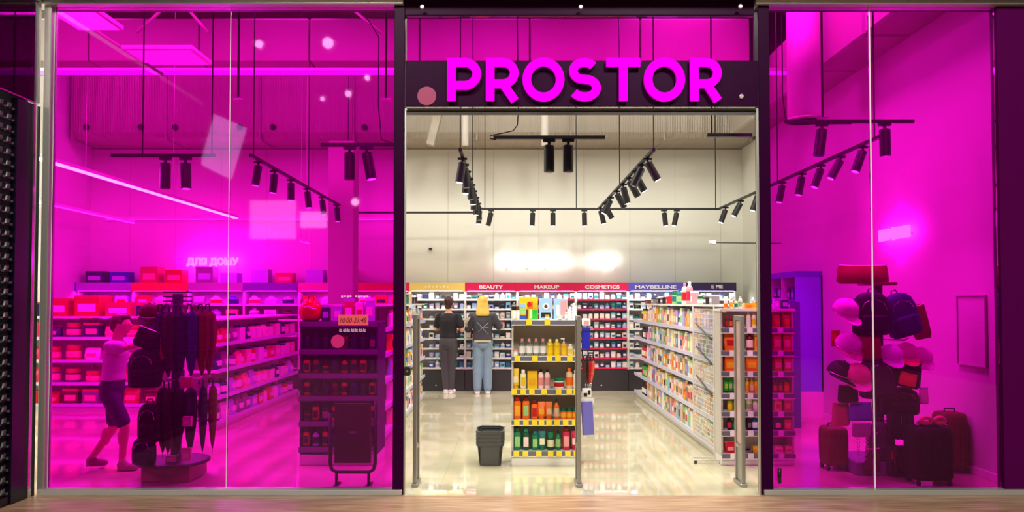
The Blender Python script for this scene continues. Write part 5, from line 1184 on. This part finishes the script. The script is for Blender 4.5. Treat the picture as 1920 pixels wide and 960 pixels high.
def human(label, loc, rz, H, armR, armL, legR, legL, top, bottom, shoe, hair, hairf, lean=0.0, fem=True, curl=.5, jacket=False, shorts=False, wide=1.0, extra=None):
    """local frame: faces +y, x to its right is +x; limbs given in units of H"""
    t_ = thing('person', label, 'person', loc, rz); V = Vector
    def h(p): return V((p[0]*H, p[1]*H, p[2]*H))
    B = MB(); lc = lambda z: lean*(z-.52)*H
    T_ = [(.475, .06, .045), (.51, .088, .062), (.545, .09, .062), (.61, .07, .05), (.68, .076, .055), (.745, .086, .06), (.79, .09, .052), (.82, .062, .042), (.838, .036, .034), (.87, .031, .033), (.885, .03, .034)]
    loft(B, [(z*H, rx*H, ry*H, 0, lc(z)) for z, rx, ry in T_])
    sh = .1 if fem else .108
    hd = V((0, lc(.93)+.012*H, .935*H))
    ball(B, hd, .047*H, .058*H, .064*H); ball(B, hd+V((0, .012*H, -.032*H)), .034*H, .044*H, .036*H)       # skull, jaw
    B.cyl(hd+V((0, .05*H, .008*H)), hd+V((0, .068*H, -.012*H)), .006*H, .011*H, n=8)                          # nose
    for s_ in (-1, 1): ball(B, hd+V((s_*.047*H, -.004*H, -.006*H)), .006*H, .013*H, .018*H)                   # ears
    arms = {}
    for s_, (e, w_) in ((1, armR), (-1, armL)):
        S_ = h((s_*sh, 0, .798))+V((0, lc(.8), 0)); E = h(e)+V((0, lc(.65), 0)); W_ = h(w_)+V((0, lc(.65), 0)); arms[s_] = (S_, E, W_)
        limb(B, [S_, E, W_], [.03*H, .022*H, .015*H])
        d = (W_-E).normalized(); side = d.cross(V((0, 0, 1))); side = side.normalized() if side.length > .2 else V((1, 0, 0)); dn = side.cross(d).normalized()*-1
        if dn.z > 0: dn = -dn
        pc_ = W_+d*.026*H; ball(B, pc_, .021*H, .021*H, .016*H); ball(B, W_+d*.04*H, .02*H, .02*H, .014*H)
        for f in range(4):
            k = (f-1.5)*.0125*H; ln = [.034, .042, .039, .03][f]*H*.55; a = W_+d*.045*H+side*k; b = a+d*ln+dn*ln*.2; c = b+(d*(1-curl)+dn*curl).normalized()*ln*.9
            limb(B, [a, b, c], [.0058*H, .0052*H, .0045*H])
        a = W_+d*.018*H-side*.016*H*s_; b = a+(d*.6-side*s_*.7).normalized()*.022*H; limb(B, [a, b, b+d*.018*H], [.007*H, .006*H, .005*H])
    legs = {}
    for s_, (k_, a_) in ((1, legR), (-1, legL)):
        hp_ = h((s_*.047, 0, .49)); K = h(k_); A = h(a_); legs[s_] = (hp_, K, A)
        limb(B, [hp_, K, A], [.05*H, .031*H, .02*H]); ball(B, (K+A)*.5+(K-A)*.2+V((0, -.008*H, 0)), .03*H, .03*H, .06*H)
    remeshed(B, 'body', M_SKIN, t_, .0085 if H > 1.5 else .008, 3)
    # face details
    for s_ in (-1, 1):
        e = MB(); ball(e, hd+V((s_*.018*H, .054*H, .004*H)), .006*H, .004*H, .004*H, 8); e.build('eye', col['bla'], t_)
    MB().box(hd.x-.013*H, hd.x+.013*H, hd.y+.052*H, hd.y+.0565*H, hd.z-.034*H, hd.z-.030*H, bev=.002).build('mouth', cm(180, 70, 80), t_)
    # trousers / jeans / shorts
    Tm = MB(); g = .01*wide
    loft(Tm, [((.462)*H, (.05+g)*H, (.045+g)*H, 0, 0), (.50*H, (.088+g)*H, (.062+g)*H, 0, 0), (.545*H, (.09+g)*H, (.063+g)*H, 0, lc(.545)), (.60*H, (.072+g)*H, (.052+g)*H, 0, lc(.6)), (.625*H, (.069+g)*H, (.05+g)*H, 0, lc(.62))])
    for s_ in (-1, 1):
        a, K, A = legs[s_]
        if shorts:
            E_ = a+(K-a)*.82; limb(Tm, [a, E_], [.058*H, .05*H])
        else:
            bt = A+(K-A)*.06; limb(Tm, [a, K, bt], [.057*H, (.034+.01*wide)*H, (.022+.012*wide)*H])
    remeshed(Tm, 'shorts' if shorts else 'trousers', bottom, t_, .012, 5)
    # top
    U = MB(); o_ = .012 if not jacket else .022; zb = .575 if not jacket else .53
    loft(U, [(zb*H, (.085+o_)*H, (.062+o_)*H, 0, lc(.58)), (.63*H, (.075+o_)*H, (.055+o_)*H, 0, lc(.63)), (.69*H, (.08+o_)*H, (.058+o_)*H, 0, lc(.69)), (.75*H, (.088+o_)*H, (.062+o_*.9)*H, 0, lc(.75)), (.795*H, (.088+o_)*H, (.05+o_)*H, 0, lc(.79)), (.832*H, (.045+o_*.6)*H, (.038+o_*.6)*H, 0, lc(.83))])
    for s_ in (-1, 1):
        a, E, W_ = arms[s_]
        if jacket: limb(U, [a, E, E+(W_-E)*.85], [.046*H, .038*H, .03*H])
        else: limb(U, [a, a+(E-a)*.62], [.041*H, .042*H])
    remeshed(U, 'jacket' if jacket else 'shirt', top, t_, .012, 4)
    for s_ in (-1, 1):
        A = legs[s_][2]; Sm = MB()
        ball(Sm, (A.x, A.y+.005*H, A.z-.012*H), .03*H, .036*H, .034*H); ball(Sm, (A.x+s_*.003, A.y+.05*H, A.z-.024*H), .031*H, .058*H, .025*H); Sm.box(A.x-.024*H, A.x+.026*H, A.y-.028*H, A.y+.095*H, A.z-.046*H, A.z-.034*H, bev=.008)
        remeshed(Sm, 'shoe', shoe, t_, .008, 3)
    Hm = MB(); hairf(Hm, hd, H); remeshed(Hm, 'hair', hair, t_, .009, 3)
    if extra: extra(t_, H, hd, arms)
    return t_
def hair_bun(m, c, H):
    ball(m, c+Vector((0, -.008*H, .012*H)), .053*H, .06*H, .062*H); ball(m, c+Vector((0, -.03*H, -.03*H)), .036*H, .03*H, .035*H); ball(m, c+Vector((0, -.05*H, .03*H)), .028*H, .026*H, .028*H)
def hair_long(m, c, H):
    ball(m, c+Vector((0, -.008*H, .014*H)), .056*H, .062*H, .062*H)
    loft(m, [(c.z-.135*H, .062*H, .012*H, c.x, c.y-.085*H), (c.z-.11*H, .072*H, .02*H, c.x, c.y-.078*H), (c.z-.05*H, .066*H, .032*H, c.x, c.y-.045*H), (c.z+.02*H, .055*H, .05*H, c.x, c.y-.015*H)])
def hair_short(m, c, H):
    ball(m, c+Vector((0, -.012*H, .014*H)), .053*H, .058*H, .06*H); ball(m, c+Vector((0, .02*H, .05*H)), .042*H, .036*H, .022*H); ball(m, c+Vector((0, -.045*H, -.01*H)), .036*H, .024*H, .04*H)
M_BLOND = mat('blond_hair', srgb(224, 176, 72), .45, noise=.25, nscale=30); M_DARKH = mat('dark_hair', srgb(58, 24, 20), .5); 
M_JEAN = mat('light_denim', srgb(126, 156, 172), .7, noise=.12, nscale=14); M_CHAR = mat('charcoal_denim', srgb(66, 62, 66), .7, noise=.1, nscale=10)
M_TEE = mat('black_cotton', srgb(26, 20, 26), .8); M_JACK = mat('washed_black_denim', srgb(62, 62, 70), .6, noise=.25, nscale=12); M_SNEAK = mat('white_sneaker', srgb(236, 232, 228), .5)
yA = 12.62
human('person in a black T-shirt and charcoal trousers standing at the back wall shelves', (X(841, yA), yA, 0), -.25, 1.63,
      ((.15, .0, .655), (.075, .12, .66)), ((-.145, .03, .665), (-.03, .135, .665)), ((.032, .012, .28), (.028, 0, .047)), ((-.04, .01, .28), (-.02, -.012, .047)),
      M_TEE, M_CHAR, M_SNEAK, M_DARKH, hair_bun, wide=1.0, curl=.6)
def ex_b(t_, H, hd, arms):
    w_ = MB().tube([(-.13*H, -.06*H, .79*H), (-.17*H, -.02*H, .72*H), (-.15*H, .03*H, .66*H)], [.012, .02, .014], n=8); w_.build('patterned_sleeve_trim', cm(200, 180, 150), t_)
    MB().ribbon([(-.085*H, .545*H), (.085*H, .545*H)], .008*H, -.094*H, -.086*H).build('belt_studs', cm(210, 190, 150), t_)
    g = MB()
    for a, b in (((-.06, .74), (.05, .62)), ((.055, .73), (-.045, .64)), ((-.03, .69), (.06, .68))): g.tube([(a[0]*H, -.0865*H, a[1]*H), ((a[0]+b[0])/2*H, -.089*H, (a[1]+b[1])/2*H), (b[0]*H, -.085*H, b[1]*H)], .003, n=5)
    g.build('back_stitching', cm(180, 180, 176), t_)
yB2 = 12.6
human('person with long blond hair, dark denim jacket and light blue jeans at the back wall', (X(905, yB2), yB2, 0), .05, 1.64,
      ((.165, .03, .69), (.19, .16, .70)), ((-.15, .04, .66), (-.12, .16, .74)), ((.05, .01, .28), (.052, 0, .047)), ((-.052, .008, .28), (-.052, 0, .047)),
      M_JACK, M_JEAN, M_SNEAK, M_BLOND, hair_long, jacket=True, wide=1.75, extra=ex_b, curl=.4)
yC = 6.95
human('person, a boy in a pale T-shirt and dark shorts walking behind the left window', (X(212, yC), yC, 0), -PI/2+.12, 1.43,
      ((.11, .11, .79), (.09, .26, .835)), ((-.11, .13, .77), (-.08, .26, .815)), ((.045, .1, .28), (.045, .085, .047)), ((-.045, .0, .27), (-.045, -.14, .06)),
      mat('pale_shirt', srgb(206, 150, 200), .8), mat('dark_shorts', srgb(54, 20, 70), .8), mat('trainer_grey', srgb(150, 90, 110), .6), mat('brown_hair', srgb(84, 30, 20), .5), hair_short, lean=.1, fem=False, shorts=True, curl=.5)

# ================================================================ MALL BEHIND THE VIEWER (seen only as reflections in the glazing)
def lightbox(lab, px, py, wpx, hpx, yv, s, c_=(.8, .75, 1.0), tilt=0.0):
    x, z = P(px, py, yv); y = 2*YF-yv; u = S(yv)
    t_ = thing('mall_lightbox', lab, 'lightbox', (x, y, z), 0, None, (0, tilt*.8, tilt))
    MB().box(-wpx*u/2-.04, wpx*u/2+.04, -.1, -.004, -hpx*u/2-.04, hpx*u/2+.04).build('case', M_BLACK, t_)
    MB().box(-wpx*u/2, wpx*u/2, -.003, .0, -hpx*u/2, hpx*u/2).build('screen', emis('lightbox_%d_%d' % (s, int(c_[1]*100)), c_, s), t_)
lightbox('tall glowing lightbox of the shop opposite', 418, 275, 95, 100, 17, 4, (.7, .65, 1), .5)
lightbox('square glowing lightbox of the shop opposite', 512, 412, 86, 72, 20, 3.5, (.8, .6, 1))
lightbox('small glowing lightbox beside the square one', 588, 412, 50, 30, 20.5, 5, (1, .75, 1))
for i, (px, py, r) in enumerate([(618, 85, 10), (489, 86, 7), (655, 178, 6), (606, 187, 4), (668, 380, 7), (690, 148, 5), (800, 135, 7)]):
    yv = 15; x, z = P(px, py, yv); t_ = thing('mall_downlight', 'round downlight over the mall walkway, %s of the row' % ORD[i], 'lamp', (x, 2*YF-yv, z))
    MB().lathe([(r*S(yv)*1.3, 0), (r*S(yv)*1.3, .12)], (0, 0, -.06), n=16).build('can', M_BLACK, t_)
    g = MB(); ball(g, (0, .02, 0), r*S(yv)*1.0); g.xform(Matrix.Translation((0, r*S(yv), 0))); g.build('bulb', emis('downlight_glow', (1, .85, .95), 14), t_)
